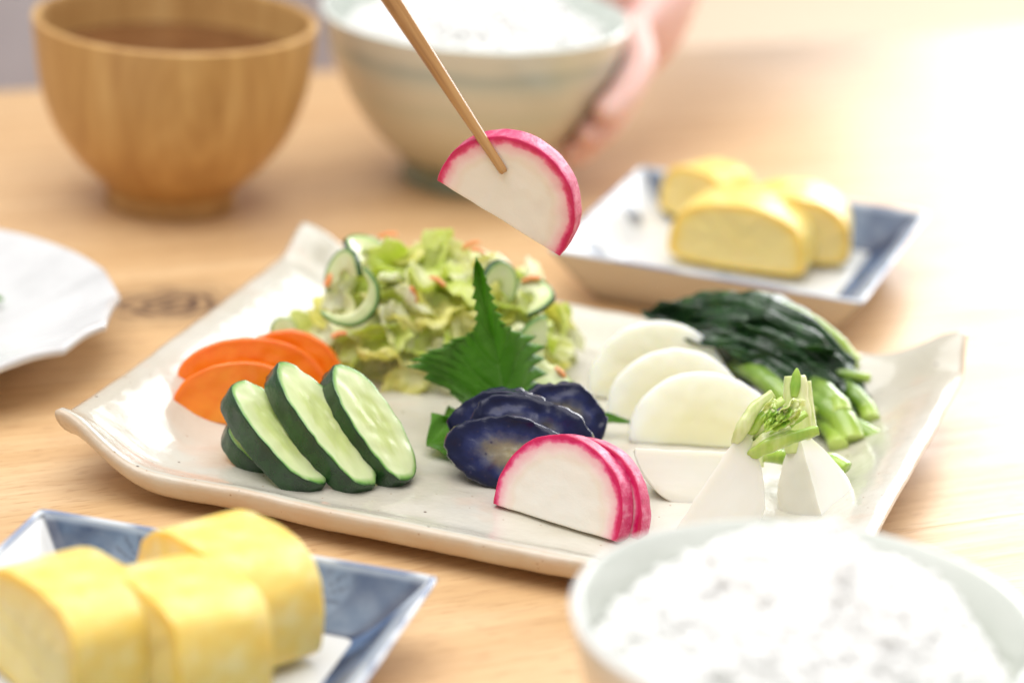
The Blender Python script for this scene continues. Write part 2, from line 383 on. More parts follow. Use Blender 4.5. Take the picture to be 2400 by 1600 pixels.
# faceted white plate at the left
s = N('white_glaze'); c = s.ramp(s.noise(.3, 4, .6, s.mapping((1, 1, .5))), [(.35, (.60, .60, .605)), (.65, (.72, .72, .725))])
wg = s.out(c, .2, s.bump(s.noise(.9, 4), .25, .06), coat=.4)
LP = (-20.8, -4.75, 0)
pr = smoothprof([(.01, .25), (2.6, .25), (2.8, 0.02), (3.1, 0), (3.2, .2), (4.6, .55), (6.2, 1.1), (7.55, 1.62), (7.72, 1.74), (7.7, 1.9), (7.55, 1.95), (7.0, 1.72), (6.3, 1.42), (5.2, .98), (4.2, .72), (2.5, .6), (.01, .58)], 4)
V, Fc, _ = lathe('', pr, None, wob=.12, poly=(18, 1.3), n=180)
V = [(x, y_, z + .09 * sm(4.2, 6.6, math.hypot(x, y_)) * abs(math.sin(9 * math.atan2(y_, x))) + .03 * nz(x * .6, y_ * .6, z, 4)) for x, y_, z in V]
lp = mesh('side_plate', V, Fc, wg); lp.location = Vector(LP) * CM; lp.rotation_euler.z = rad(9)
tag(lp, 'white plate with a faceted polygonal rim at the left edge', 'plate')
# blue and white square dishes
def smin(a, b): return min(a, b)
def dish(loc, rz, label, seed, walls):
    Rm, Rb, hgt, fl_ = 5.6, 4.0, 2.05, .72
    IND = (.008, .016, .052); MID = (.035, .062, .125); WH = (.74, .75, .76); PALE = (.50, .57, .66)
    V, Fc, col = [], [], []
    def grid(fn, cf, nu, nv):
        b = len(V)
        for j in range(nv + 1):
            for i in range(nu + 1):
                u, v = i / nu, j / nv; V.append(fn(u, v)); col.append(cf(u, v))
        W = nu + 1
        for j in range(nv):
            for i in range(nu): Fc.append((b + j * W + i, b + j * W + i + 1, b + (j + 1) * W + i + 1, b + (j + 1) * W + i))
    def lerp(a, b, t): return tuple(a[k] + (b[k] - a[k]) * t for k in range(3))
    def floorcol(u, v):
        x, y_ = (u - .5) * 2 * Rb, (v - .5) * 2 * Rb
        c = lerp(WH, (.66, .67, .66), .5 + .5 * nz(x * .4, y_ * .4, 0, seed))
        # thin painted sprig
        for k in range(4):
            a = k * 1.4 + .5; px, py = 1.9 * math.cos(a), 1.9 * math.sin(a); dx, dy = x - px, y_ - py
            t = dx * math.cos(a + .9) + dy * math.sin(a + .9); q = abs(-dx * math.sin(a + .9) + dy * math.cos(a + .9) + .25 * math.sin(t * 2.2))
            if abs(t) < 1.1: c = lerp(c, (.30, .38, .42), .75 * sm(.12, .04, q))
        return c
    def floor_(u, v):
        x, y_ = (u - .5) * 2 * Rb, (v - .5) * 2 * Rb
        return (x, y_, fl_ + .03 * nz(x * .3, y_ * .3, 1, seed))
    grid(floor_, floorcol, 60, 60)
    for k in range(4):
        ca, sa = math.cos(k * math.pi / 2), math.sin(k * math.pi / 2)
        def wall(u, v, ca=ca, sa=sa):
            r = Rb + (Rm - Rb) * v ** .9; z = fl_ + (hgt - fl_) * (v ** 1.25)
            x = (u - .5) * 2 * r; yy = -r
            cr_ = max(0, abs(x) - (r - .25)); yy += cr_ * .35
            return (ca * x - sa * yy, sa * x + ca * yy, z)
        def wcol(u, v, k=k):
            x = (u - .5) * 2 * Rm; h = v * 2.0; kind = walls[k]
            e = min(1 - abs(u - .5) * 2, 1)
            nn = nz(x * .8, h * .8, k, seed)
            if kind == 'blue':
                c = lerp(MID, (.065, .105, .175), sm(-.3, .4, nn))
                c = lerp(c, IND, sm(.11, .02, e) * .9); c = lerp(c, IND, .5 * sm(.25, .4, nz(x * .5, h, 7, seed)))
                for fx in (-2.9, 2.75):
                    dx, dy = x - fx, (h - 1.0) * 1.0; r = math.hypot(dx, dy); a = math.atan2(dy, dx)
                    if r < 1.05:
                        pet = abs(math.sin(a * 6)); c = lerp(c, (.14, .20, .29), .55 * sm(1.05, .9, r)); c = lerp(c, IND, .75 * sm(.55, .15, pet) * sm(1.0, .8, r)); c = lerp(c, IND, sm(.2, .1, r))
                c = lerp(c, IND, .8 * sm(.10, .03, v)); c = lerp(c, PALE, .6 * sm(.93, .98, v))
            elif kind == 'line':
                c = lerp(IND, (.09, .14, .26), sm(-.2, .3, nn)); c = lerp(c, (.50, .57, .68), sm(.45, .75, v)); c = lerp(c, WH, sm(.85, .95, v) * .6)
            else:
                c = lerp(WH, (.64, .67, .72), sm(-.3, .4, nn))
                for fx, fr in ((-2.2, 1.0), (3.0, .7)):
                    dx, dy = x - fx, (h - 1.0) * 1.1; r = math.hypot(dx, dy) + .3 * nz(x * 2, h * 2, 3, seed)
                    if walls[k] == 'whiteflower': c = lerp(c, MID, .85 * sm(fr * .8, fr * .55, r))
                c = lerp(c, IND, .8 * sm(.035, .012, e)); c = lerp(c, IND, .8 * sm(.96, .99, v))
            return c
        grid(wall, wcol, 110, 22)
        def rim(u, v, ca=ca, sa=sa):
            a = v * math.pi; r = Rm + .09 - .09 * math.cos(a); z = hgt + .09 * math.sin(a)
            x = (u - .5) * 2 * r; yy = -r; yy += max(0, abs(x) - (r - .25)) * .35
            return (ca * x - sa * yy, sa * x + ca * yy, z)
        grid(rim, lambda u, v: lerp((.62, .67, .74), (.10, .15, .30), .8 * sm(.1, .5, nz(u * 9, v, 2, seed) + .25)), 60, 5)
        def outer(u, v, ca=ca, sa=sa):
            r = Rm + .18 + (Rb + .2 - Rm - .18) * v; z = hgt * (1 - v) ** 1.15
            if v >= .999: z = 0
            x = (u - .5) * 2 * r; yy = -r; yy += max(0, abs(x) - (r - .25)) * .35
            return (ca * x - sa * yy, sa * x + ca * yy, z)
        grid(outer, lambda u, v: (.62, .58, .53), 30, 12)
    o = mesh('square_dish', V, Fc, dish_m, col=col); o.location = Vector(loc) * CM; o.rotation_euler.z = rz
    return tag(o, label, 'dish')
s = N('blue_white_porcelain'); pc = s.attr('paint', 'Color')
dish_m = s.out(s.mix(s.ramp(s.noise(1.5, 3), [(.4, 0.0), (.75, .12)]), pc, (.5, .55, .6)), .2, s.bump(s.noise(.8, 2), .12, .05), coat=0, spec=.35)
BD = Vector((8.3, 7.85, 0)); BA = rad(-17.6)
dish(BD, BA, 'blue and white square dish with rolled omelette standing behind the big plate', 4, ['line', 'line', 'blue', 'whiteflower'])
FA = rad(-13.4); ex = Vector((math.cos(FA), math.sin(FA), 0)); ey = Vector((-math.sin(FA), math.cos(FA), 0))
FD = (at(110, 1190, 2.15) + at(1010, 1345, 2.15)) / 2 - ey * 5.75; FD.z = 0
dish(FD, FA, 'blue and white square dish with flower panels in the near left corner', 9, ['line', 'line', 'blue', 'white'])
# ------------------------------------------------------------------ slices
def arcshape(R, cut, n=56, nch=22, sx=1, wob=.02, seed=0):
    a0 = math.asin(cut / R); pts, flag = [], []
    for i in range(n + 1):
        a = a0 + (math.pi - 2 * a0) * i / n; r = R * (1 + wob * nz(math.cos(a) * 2, math.sin(a) * 2, seed, 1) + wob * .4 * nz(math.cos(a) * 7, math.sin(a) * 7, seed, 2))
        pts.append((r * math.cos(a) * sx, r * math.sin(a) - cut)); flag.append(1)
    flag[-1] = 0
    x0, y0 = pts[-1]; x1, y1 = pts[0]
    for i in range(1, nch):
        t = i / nch; pts.append((x0 + (x1 - x0) * t, y0 + (y1 - y0) * t + .02 * nz(t * 5, seed, 0, 3))); flag.append(0)
    return pts, flag
def oval(a, b, n=64, wob=.03, seed=0, sq=1.0):
    pts = []
    for i in range(n):
        t = 2 * math.pi * i / n; r = 1 + wob * nz(math.cos(t) * 1.5, math.sin(t) * 1.5, seed, 4) + wob * .5 * nz(math.cos(t) * 5, math.sin(t) * 5, seed, 5)
        pts.append((a * r * math.copysign(abs(math.cos(t)) ** sq, math.cos(t)), b * r * math.copysign(abs(math.sin(t)) ** sq, math.sin(t))))
    return pts, [1] * n
def slab(name, shape, t, mats, edge=None, bev=.07, rings=10, rough=.012, warp=None, seed=0, dome=0, tw=None):
    pts, flag = shape; n = len(pts); cx = sum(p[0] for p in pts) / n; cy = sum(p[1] for p in pts) / n
    Rav = sum(math.hypot(p[0] - cx, p[1] - cy) for p in pts) / n
    kb = 1 - bev / Rav
    layers = [(k / rings * kb, 1, 0) for k in range(1, rings + 1)]
    layers += [(1 - bev * .3 / Rav, 1, bev * .3), (1, 1, bev)]
    mid = [(1 + .0, 1 - 2 * q / 4, None) for q in range(1, 4)]
    seq = []
    for f, sgn, d in layers: seq.append((f, t / 2 - d, f))
    for f, q, _ in mid: seq.append((f, (t / 2 - bev) * q, 2))
    for f, sgn, d in reversed(layers): seq.append((f, -(t / 2 - d), f))
    V = [(cx, cy, t / 2)]; at_ = [edge(cx, cy) if edge else 0]
    for f, z, q in seq:
        for (x, y_) in pts:
            X, Y = cx + (x - cx) * f, cy + (y_ - cy) * f
            zz = z + dome * (1 - f * f) * (1 if z > 0 else -1)
            V.append((X + rough * nz(X * 4, Y * 4, zz * 4, seed), Y + rough * nz(X * 4, Y * 4, zz * 4, seed + 1), zz + rough * 1.5 * nz(X * 2.5, Y * 2.5, zz, seed + 2)))
            at_.append(edge(X, Y) if edge else f)
    V.append((cx, cy, -t / 2)); at_.append(edge(cx, cy) if edge else 0)
    Fc, mi = [], []
    for j in range(n): Fc.append((0, 1 + j, 1 + (j + 1) % n)); mi.append(0)
    L = len(seq)
    for k in range(L - 1):
        side = rings + 0 <= k < L - rings - 1
        for j in range(n):
            Fc.append((1 + k * n + j, 1 + (k + 1) * n + j, 1 + (k + 1) * n + (j + 1) % n, 1 + k * n + (j + 1) % n)); mi.append(1 if side and flag[j] else 0)
    e = len(V) - 1
    for j in range(n): Fc.append((e, 1 + (L - 1) * n + (j + 1) % n, 1 + (L - 1) * n + j)); mi.append(0)
    if warp: V = [warp(*v) for v in V]
    return mesh(name, V, Fc, mats, mi=mi, attr={'edge': at_})
# red radish
s = N('radish_flesh'); e = s.math('ADD', s.attr('edge'), s.math('MULTIPLY_ADD', s.noise(2.2, 4), .36, -.18))
c = s.ramp(s.math('MULTIPLY', e, .7), [(0, (.50, .002, .07)), (.08, (.58, .004, .10)), (.13, (.72, .10, .24)), (.19, (.80, .44, .48)), (.36, (.82, .66, .62)), (.46, (.79, .69, .60)), (.56, (.80, .745, .67)), (1, (.80, .765, .70))])
rad_f = s.out(c, .22, s.bump(s.noise(7, 4), .25, .03), sss=.35, sr=.22, src=(1, .7, .6), coat=.3, cr=.12)
s = N('radish_skin'); f = s.noise(3.0, 5, .65, s.mapping((1, 1, .6))); c = s.ramp(f, [(.3, (.48, .004, .08)), (.5, (.64, .03, .15)), (.72, (.80, .26, .38))])
rad_s = s.out(c, .38, s.bump(s.noise(6, 5, .7), .8, .06), coat=.15, cr=.25)
def radish(seed, t=.72):
    R, cut = 2.18, -.42
    def edge(x, y_): return max(0, R - math.hypot(x, y_ + cut))
    return slab('radish_slice', arcshape(R, cut, seed=seed, wob=.022), t, [rad_f, rad_s], edge, seed=seed, rings=14, bev=.05)
r = radish(1, .70)
yv = CR * .525 + CU * .85
nn = (-CF - CR * .36 - CU * .42).normalized(); yv = yv - nn * yv.dot(nn)
frame(r, atd(1176, 503, 87.75), yv, nn)
tag(r, 'half-moon of red-skinned radish lifted in the air by the chopsticks', 'radish')
p0, p1 = at(1163, 1187, PZ), at(1437, 1272, PZ)
xd = (p1 - p0).normalized(); nrm = Vector((xd.y, -xd.x, 0)) + Vector((0, 0, .30)); mid = (p0 + p1) / 2
r1 = radish(2, .72); yv = nrm.cross(xd)
frame(r1, mid + Vector((0, 0, .06)) - nrm.normalized() * .33, yv, nrm); tag(r1, 'front half-moon radish slice with bright pink rind on the big plate', 'radish')
r2 = radish(3, .62); frame(r2, mid + Vector((0, 0, .04)) - nrm.normalized() * 1.02 + xd * .26, yv, nrm); tag(r2, 'half-moon radish slice tucked right behind the front one on the plate', 'radish')
# cucumber
s = N('cucumber_flesh'); e = s.attr('edge'); st = s.noise(2.2, 4, .6, s.mapping((1.6, .45, 1)))
c = s.ramp(e, [(0, (.50, .58, .22)), (.45, (.50, .58, .22)), (.60, (.58, .65, .32)), (.88, (.58, .67, .36)), (.95, (.22, .42, .10)), (.985, (.03, .14, .02))])
c = s.mix(s.ramp(st, [(.45, 0.0), (.72, .35)]), c, (.70, .75, .48))
sd_ = s.math('MULTIPLY', s.ramp(s.vor(2.6, s.mapping((1.3, .55, 1))), [(.12, .4), (.32, 0.0)]), s.ramp(e, [(.38, 1.0), (.58, 0.0)])); c = s.mix(sd_, c, (.76, .78, .50))
nr = s.bump(s.noise(3.5, 4, .6, s.mapping((1.2, .6, 1))), .18, .05); nr = s.bump(sd_, .2, .04, nr)
cu_f = s.out(c, .28, nr, sss=.35, sr=.25, src=(.7, 1, .4), coat=.2, cr=.2)
s = N('cucumber_skin'); f = s.noise(1.3, 4, .6); c = s.ramp(f, [(.35, (.006, .028, .008)), (.65, (.014, .065, .012))])
cu_s = s.out(c, .26, s.bump(s.noise(2.4, 5), .6, .06), coat=.15, cr=.2)
def cuke(bottom, top, nh, wd, t, seed, label, bow=.0):
    bottom, top = Vector(bottom), Vector(top); L = (top - bottom).length / 2
    sh = oval(wd, L, seed=seed, wob=.05, sq=.92)
    o = slab('cucumber_slice', sh, t, [cu_f, cu_s], seed=seed, rings=14, bev=.06, rough=.03, warp=lambda x, y_, z: (x + bow * y_ * y_, y_, z - .05 * y_ * y_ * .4))
    n = Vector(nh).normalized(); frame(o, (bottom + top) / 2 - n * t * .5, top - bottom, n); return tag(o, label, 'cucumber')
NH = (.75, -.55, .34)
cuke(at(972, 1136, PZ + .1), at(800, 862, 3.6), NH, .95, .72, 1, 'rightmost thick cucumber slice, broad pale face turned right')
cuke(at(882, 1150, PZ + .1), at(672, 862, 3.65), NH, .90, .82, 2, 'middle thick cucumber slice of the leaning row of three')
cuke(at(766, 1148, PZ + .1), at(568, 905, 3.0), NH, .92, .82, 3, 'leftmost thick cucumber slice leaning in front of the carrots')
cuke(at(690, 1100, PZ + .05), at(560, 985, 1.9), NH, .9, .75, 4, 'cucumber piece nearly hidden under the leftmost slice')
# carrot
s = N('carrot_flesh'); e = s.math('ADD', s.attr('edge'), s.math('MULTIPLY_ADD', s.noise(1.5, 4), .25, -.125)); c = s.ramp(s.noise(1.4, 5), [(.3, (.88, .18, .004)), (.7, (.93, .28, .012))]); c = s.mix(s.ramp(e, [(.40, .55), (.52, .0)]), c, (.95, .36, .03)); c = s.mix(s.ramp(e, [(.90, 0.0), (1.0, .5)]), c, (.80, .13, .002))
ca_m = s.out(c, .26, s.bump(s.noise(3, 4), .3, .04), sss=.3, sr=.25, src=(1, .45, .1), coat=.3, cr=.15)
def halfslice(name, mats, p0, p1, tilt, t, R_h, seed, label, cat, edge=None, wob=.03, nside=1, cut=0.0):
    p0, p1 = Vector(p0), Vector(p1); xd = (p1 - p0).normalized(); R = (p1 - p0).length / 2
    nrm = Vector((xd.y, -xd.x, 0)) * 1.0 + Vector((0, 0, math.tan(tilt)))
    sh = arcshape(1, cut, seed=seed, wob=wob); k = R / max(p[0] for p in sh[0]); kh = R_h / max(p[1] for p in sh[0])
    sh = ([(x * k, y_ * kh) for x, y_ in sh[0]], sh[1])
    o = slab(name, sh, t, mats, lambda x, y_: min(1, math.hypot(x / R, y_ / R_h)), seed=seed, bev=.06, rings=14, rough=.02)
    frame(o, (p0 + p1) / 2 - nrm.normalized() * t / 2, nrm.cross(xd), nrm); return tag(o, label, cat)
cr_l = ['front carrot slice touching the plate left of the cucumbers', 'middle carrot slice seen between the two other carrot slices', 'rearmost carrot slice with its end beside the salad']
halfslice('carrot_slice', [ca_m, ca_m], at(402, 985, PZ), at(735, 1010, PZ), .30, .62, 2.0, 11, cr_l[0], 'carrot', cut=-.38)
halfslice('carrot_slice', [ca_m, ca_m], at(406, 945, PZ + .05), at(770, 950, PZ + .05), .30, .55, 2.1, 12, cr_l[1], 'carrot', cut=-.38)
halfslice('carrot_slice', [ca_m, ca_m], at(540, 905, PZ + .05), at(800, 925, PZ + .05), .25, .5, 1.95, 13, cr_l[2], 'carrot', cut=-.3)
# daikon
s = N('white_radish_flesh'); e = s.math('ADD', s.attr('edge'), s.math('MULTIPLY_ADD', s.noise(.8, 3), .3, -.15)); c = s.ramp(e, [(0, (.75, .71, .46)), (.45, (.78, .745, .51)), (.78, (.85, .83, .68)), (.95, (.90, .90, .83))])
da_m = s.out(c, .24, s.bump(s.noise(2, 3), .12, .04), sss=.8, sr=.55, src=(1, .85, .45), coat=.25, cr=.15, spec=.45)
dl = ['front translucent white radish half-moon of the three', 'middle translucent white radish half-moon of the three', 'rearmost translucent white radish half-moon of the three, nearest the salad']
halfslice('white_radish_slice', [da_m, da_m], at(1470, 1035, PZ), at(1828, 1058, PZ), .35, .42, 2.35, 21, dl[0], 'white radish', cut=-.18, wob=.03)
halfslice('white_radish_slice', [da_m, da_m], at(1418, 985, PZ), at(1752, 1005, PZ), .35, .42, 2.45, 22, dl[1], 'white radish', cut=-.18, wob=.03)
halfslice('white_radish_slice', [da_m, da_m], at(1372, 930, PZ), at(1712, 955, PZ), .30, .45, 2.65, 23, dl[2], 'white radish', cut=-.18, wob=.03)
# eggplant
s = N('eggplant_flesh'); e = s.math('ADD', s.attr('edge'), s.math('MULTIPLY_ADD', s.noise(1.6, 5, .65), .55, -.275))
c = s.ramp(e, [(0, (.27, .24, .13)), (.25, (.20, .18, .13)), (.45, (.07, .075, .13)), (.62, (.012, .018, .085)), (.8, (.004, .007, .045)), (1, (.002, .004, .028))])
c = s.mix(s.ramp(s.vor(3.2), [(.10, .7), (.16, 0.0)]), c, (.03, .025, .06))
eg_f = s.out(c, .28, s.bump(s.noise(3.5, 4), .4, .05), coat=0, spec=.35)
s = N('eggplant_skin'); c = s.ramp(s.noise(1.2, 3), [(.35, (.006, .007, .03)), (.7, (.018, .018, .07))])
eg_s = s.out(c, .13, s.bump(s.noise(2.2, 4), .5, .06), coat=.8, cr=.05)
def eggpl(px, py, z, a, b, up, n, t, seed, label):
    sh = oval(a, b, seed=seed, wob=.11, sq=.95)
    o = slab('eggplant_slice', sh, t, [eg_f, eg_s], seed=seed, rings=12, bev=.10, rough=.075, dome=.02)
    n = Vector(n).normalized(); frame(o, at(px, py, z) - n * t / 2, up, n); return tag(o, label, 'eggplant')
eggpl(1196, 1062, 1.75, 1.98, 1.12, (.06, .4, .9), (-.14, -.90, .40), .78, 31, 'front dark blue eggplant slice showing its whole oval face')
eggpl(1240, 1015, 2.05, 1.95, 1.15, (.15, .45, .85), (-.05, -.85, .52), .72, 32, 'second eggplant slice lying directly behind the front one')
eggpl(1165, 1000, 2.0, 1.65, 1.15, (-.15, .45, .85), (-.25, -.85, .50), .7, 33, 'left rear eggplant slice against the green shiso leaf')
eggpl(1322, 972, 2.15, 1.35, 1.05, (.15, .45, .85), (.12, -.86, .48), .7, 34, 'right rear eggplant slice nearest the white radish')
eggpl(1185, 960, 2.35, 1.0, .8, (0, .5, .8), (-.2, -.7, .6), .5, 35, 'small eggplant piece peeking over the rear of the eggplant stack')
eggpl(1345, 935, 2.45, .8, .62, (.3, .6, .6), (.35, -.35, .85), .45, 36, 'glossy eggplant end curling up at the top right of the stack')
def crumple(w_, h_, amp, seed, m_):
    n = 22; V, Fc = [], []
    for j in range(n + 1):
        for i in range(n + 1):
            u, v = -1 + 2 * i / n, -1 + 2 * j / n
            k = 1 + .22 * nz(u * 1.6, v * 1.6, seed, seed) + .12 * nz(u * 5, v * 5, seed, 2)
            cu = math.copysign(abs(u) ** .9, u) * (1 - .22 * v * v); cv = v * (1 - .22 * u * u)
            x, y_ = cu * w_ * k, cv * h_ * k; e = max(abs(u), abs(v))
            z = amp * (1.0 * nz(u * .9, v * .9, seed, 3) + .55 * nz(u * 2.2, v * 2.2, seed, 4) + (.03 + .16 * e ** 4) * nz(u * 5, v * 5, seed, 5)) + .35 * amp * u * u
            V.append((x, y_, z))
    W = n + 1; Fc = [(j * W + i, j * W + i + 1, (j + 1) * W + i + 1, (j + 1) * W + i) for j in range(n) for i in range(n)]
    o = mesh('cabbage_leaf', V, Fc, m_); solid(o, .07); sub(o, 1); return o
# ------------------------------------------------------------------ turnips
s = N('turnip_flesh'); c = s.ramp(s.noise(.6, 3), [(.3, (.76, .735, .66)), (.7, (.80, .78, .72))])
e = s.attr('edge'); c = s.mix(s.ramp(e, [(.74, 0.0), (1.0, .8)]), c, (.60, .68, .26))
fb = s.noise(3.5, 4, .6, s.mapping((1, .12, 1))); c = s.mix(s.ramp(fb, [(.45, 0.0), (.75, .35)]), c, (.76, .74, .62)); tu_m = s.out(c, .30, s.bump(fb, .25, .04), sss=.45, sr=.3, src=(1, .85, .6), coat=.15, cr=.2)
s = N('petiole'); st = s.noise(1.6, 3, .6, s.mapping((1, 1, .2))); c = s.ramp(st, [(.35, (.20, .40, .035)), (.6, (.42, .58, .10)), (.8, (.62, .70, .28))])
pe_m = s.out(c, .3, s.bump(st, .4, .05), sss=.25, sr=.15, src=(.6, 1, .2), coat=.25)
s = N('petiole_pale'); st = s.noise(2.6, 3, .6, s.mapping((1, 1, .15))); c = s.ramp(st, [(.35, (.50, .62, .18)), (.6, (.68, .74, .36)), (.8, (.78, .80, .55))])
pp_m = s.out(c, .3, s.bump(st, .4, .05), sss=.3, sr=.2, src=(.8, 1, .4), coat=.25)
def wedge(root, crown, outer, R, half, seed, label, neck=.42):
    root, crown = Vector(root), Vector(crown); L = (crown - root).length
    def r(q):
        b = math.sin(math.pi * min(1, q * .97 + .015) ** .80) ** .95 if q < 1 else 0
        return max(R * b * (1 - .05 * q), neck * sm(.45, 1, q), .06)
    nq, na = 44, 22; V, at_ = [], []
    W = na + 1 + 12
    for i in range(nq + 1):
        q = i / nq; rr = r(q)
        row = [(rr * .0 + 0, 0)]
        for k in range(1, 7): row.append((rr * k / 6.3 * math.cos(-half), rr * k / 6.3 * math.sin(-half)))
        for k in range(na): a = -half + 2 * half * (k + .5) / na; row.append((rr * math.cos(a), rr * math.sin(a)))
        for k in range(6, 0, -1): row.append((rr * k / 6.3 * math.cos(half), rr * k / 6.3 * math.sin(half)))
        W = len(row)
        for x, z in row:
            d = .02 * nz(x * 3, q * 8, z * 3, seed)
            V.append((x + d, q * L + .03 * nz(x * 2, q * 5, z, seed + 1), z + d)); at_.append(q)
    Fc = [(i * W + k, (i + 1) * W + k, (i + 1) * W + (k + 1) % W, i * W + (k + 1) % W) for i in range(nq) for k in range(W)]
    Fc += [tuple(range(W)), tuple(nq * W + k for k in range(W))[::-1]]
    t = empty('turnip_wedge', root); tag(t, label, 'turnip')
    o = mesh('flesh', V, Fc, tu_m, attr={'edge': at_})
    y_ = (crown - root).normalized(); x_ = Vector(outer); x_ = (x_ - y_ * x_.dot(y_)).normalized(); z_ = x_.cross(y_)
    mt = Matrix((x_, y_, z_)).transposed().to_4x4(); mt.translation = root * CM
    md = o.modifiers.new('soft', 'BEVEL'); md.width = .2 * CM; md.segments = 4; md.limit_method = 'ANGLE'; md.angle_limit = rad(40)
    o.parent = t; o.matrix_parent_inverse = Matrix.Translation(-root * CM); o.matrix_basis = mt
    return t, x_, y_, z_
def spline(pts, n):
    P = [Vector(p) for p in pts]; out = []
    m_ = len(P) - 1
    for i in range(n + 1):
        f = i / n * m_; k = min(int(f), m_ - 1); t = f - k
        p0, p1, p2, p3 = P[max(0, k - 1)], P[k], P[k + 1], P[min(m_, k + 2)]
        out.append(.5 * (2 * p1 + (p2 - p0) * t + (2 * p0 - 5 * p1 + 4 * p2 - p3) * t * t + (3 * p1 - p0 - 3 * p2 + p3) * t ** 3))
    return out
def interp(L, t):
    f = t * (len(L) - 1); k = min(int(f), len(L) - 2); return L[k] + (L[k + 1] - L[k]) * (f - k)
def tube(name, pts, radii, mats, parent=None, n=26, m_=16, flat=1.0, fdir=(0, 0, 1), rough=0, seed=0, groove=0, twist=0, caps=True, rscale=2.0, channel=0):
    P = spline(pts, n); V, Fc, at_ = [], [], []
    org = P[0].copy()
    for i, p in enumerate(P):
        t = (P[min(n, i + 1)] - P[max(0, i - 1)]).normalized(); b = Vector(fdir); b = (b - t * b.dot(t)).normalized(); a = t.cross(b); r = interp(radii, i / n)
        for k in range(m_):
            q = 2 * math.pi * k / m_ + twist * i / n; rr = r * (1 + groove * math.cos(q * 5))
            if channel: rr *= 1 - channel * max(0, math.sin(q)) ** 2
            v = a * math.cos(q) * rr + b * math.sin(q) * rr * flat
            w_ = p + v; d = rough * nz(w_.x * rscale, w_.y * rscale, w_.z * rscale, seed)
            V.append(tuple(w_ + v.normalized() * d - org)); at_.append(i / n)
    for i in range(n):
        for k in range(m_): Fc.append((i * m_ + k, i * m_ + (k + 1) % m_, (i + 1) * m_ + (k + 1) % m_, (i + 1) * m_ + k))
    if caps:
        for i, sg in ((0, -1), (n, 1)):
            b = len(V); c = sum((Vector(V[i * m_ + k]) for k in range(m_)), Vector()) / m_; V.append(tuple(c)); at_.append(i / n)
            for k in range(m_):
                f = (b, i * m_ + k, i * m_ + (k + 1) % m_); Fc.append(f if sg > 0 else f[::-1])
    o = mesh(name, V, Fc, mats, attr={'edge': at_})
    o.location = org * CM
    if parent: o.parent = parent; o.matrix_parent_inverse = parent.matrix_basis.inverted()
    return o
bpy.context.view_layer.update()
# wedge lying on its side
ra, ca_ = atd(1488, 1050, 89.6), atd(1790, 1062, 90.4)
tA, *_ = wedge(ra, ca_, -CU + CF * .55, 1.72, rad(36), 1, 'turnip wedge lying on its side with its root tip toward the radish')
for (a, b, rr) in (((1950, 1075), (1985, 1095), .2), ((1955, 1110), (2000, 1160), .2)):
    tube('petiole', [ca_, atd(1890, 1075, 90.6), atd(a[0], a[1], 90.6), atd(b[0], b[1], 90.3)], [.26, .24, .24, .22], pe_m, tA, groove=.05, rough=.03, seed=3, channel=.4)
# front wedge with leafy crown
rb_, cb_ = at(1580, 1243, PZ + .12), atd(1748, 990, 87.6)
tB, x_, y_, z_ = wedge(rb_, cb_, CR + CF * .62 - CU * .1, 2.0, rad(33), 2, 'front turnip wedge with a cut tuft of bright green stems')
stem_sets = [([(1722, 1040), (1742, 1000), (1770, 955), (1812, 922)], .17, 0), ([(1735, 1040), (1765, 1000), (1800, 962), (1836, 936)], .14, .3), ([(1745, 1045), (1785, 1005), (1830, 975), (1868, 948)], .13, .35), ([(1752, 1055), (1795, 1022), (1845, 995), (1890, 968)], .14, .25), ([(1752, 1070), (1800, 1045), (1855, 1025), (1918, 1008)], .19, 0), ([(1745, 1060), (1785, 1035), (1820, 1015), (1850, 1000)], .16, .15)]
for i, (pp, rr, dd) in enumerate(stem_sets):
    tube('petiole', [atd(x, y0, 87.25 + dd + (.45 if k == 0 else .08 * k)) for k, (x, y0) in enumerate(pp)], [rr * .7, rr * 1.3, rr * 1.05, rr * .8], pe_m if i in (1, 3, 4) else pp_m, tB, groove=.06, rough=.05, seed=i, channel=.35, fdir=-CF + CU * (.6 if i % 2 else -.3), rscale=4)
# curled young leaves in the crown
rnd = random.Random(4)
for i in range(8):
    q = atd(1800 + rnd.uniform(-12, 62), 975 + rnd.uniform(-28, 22), 87.0 + rnd.uniform(0, .35))
    o = crumple(rnd.uniform(.14, .22), rnd.uniform(.26, .42), .26, 200 + i, pe_m if i % 2 else pp_m); o.name = 'young_leaf'; o.data.name = 'young_leaf'
    o.modifiers['thickness'].thickness = .03 * CM
    d = (CR * rnd.uniform(.4, 1) + CU * rnd.uniform(.2, .9)).normalized(); n_ = (-CF + CU * rnd.uniform(-.6, .6) + CR * rnd.uniform(-.6, .6)); n_ = (n_ - d * n_.dot(d)).normalized(); x0_ = d.cross(n_)
    mt = Matrix((x0_, d, n_)).transposed().to_4x4(); mt.translation = q * CM
    o.parent = tB; o.matrix_parent_inverse = tB.matrix_basis.inverted(); o.matrix_basis = mt
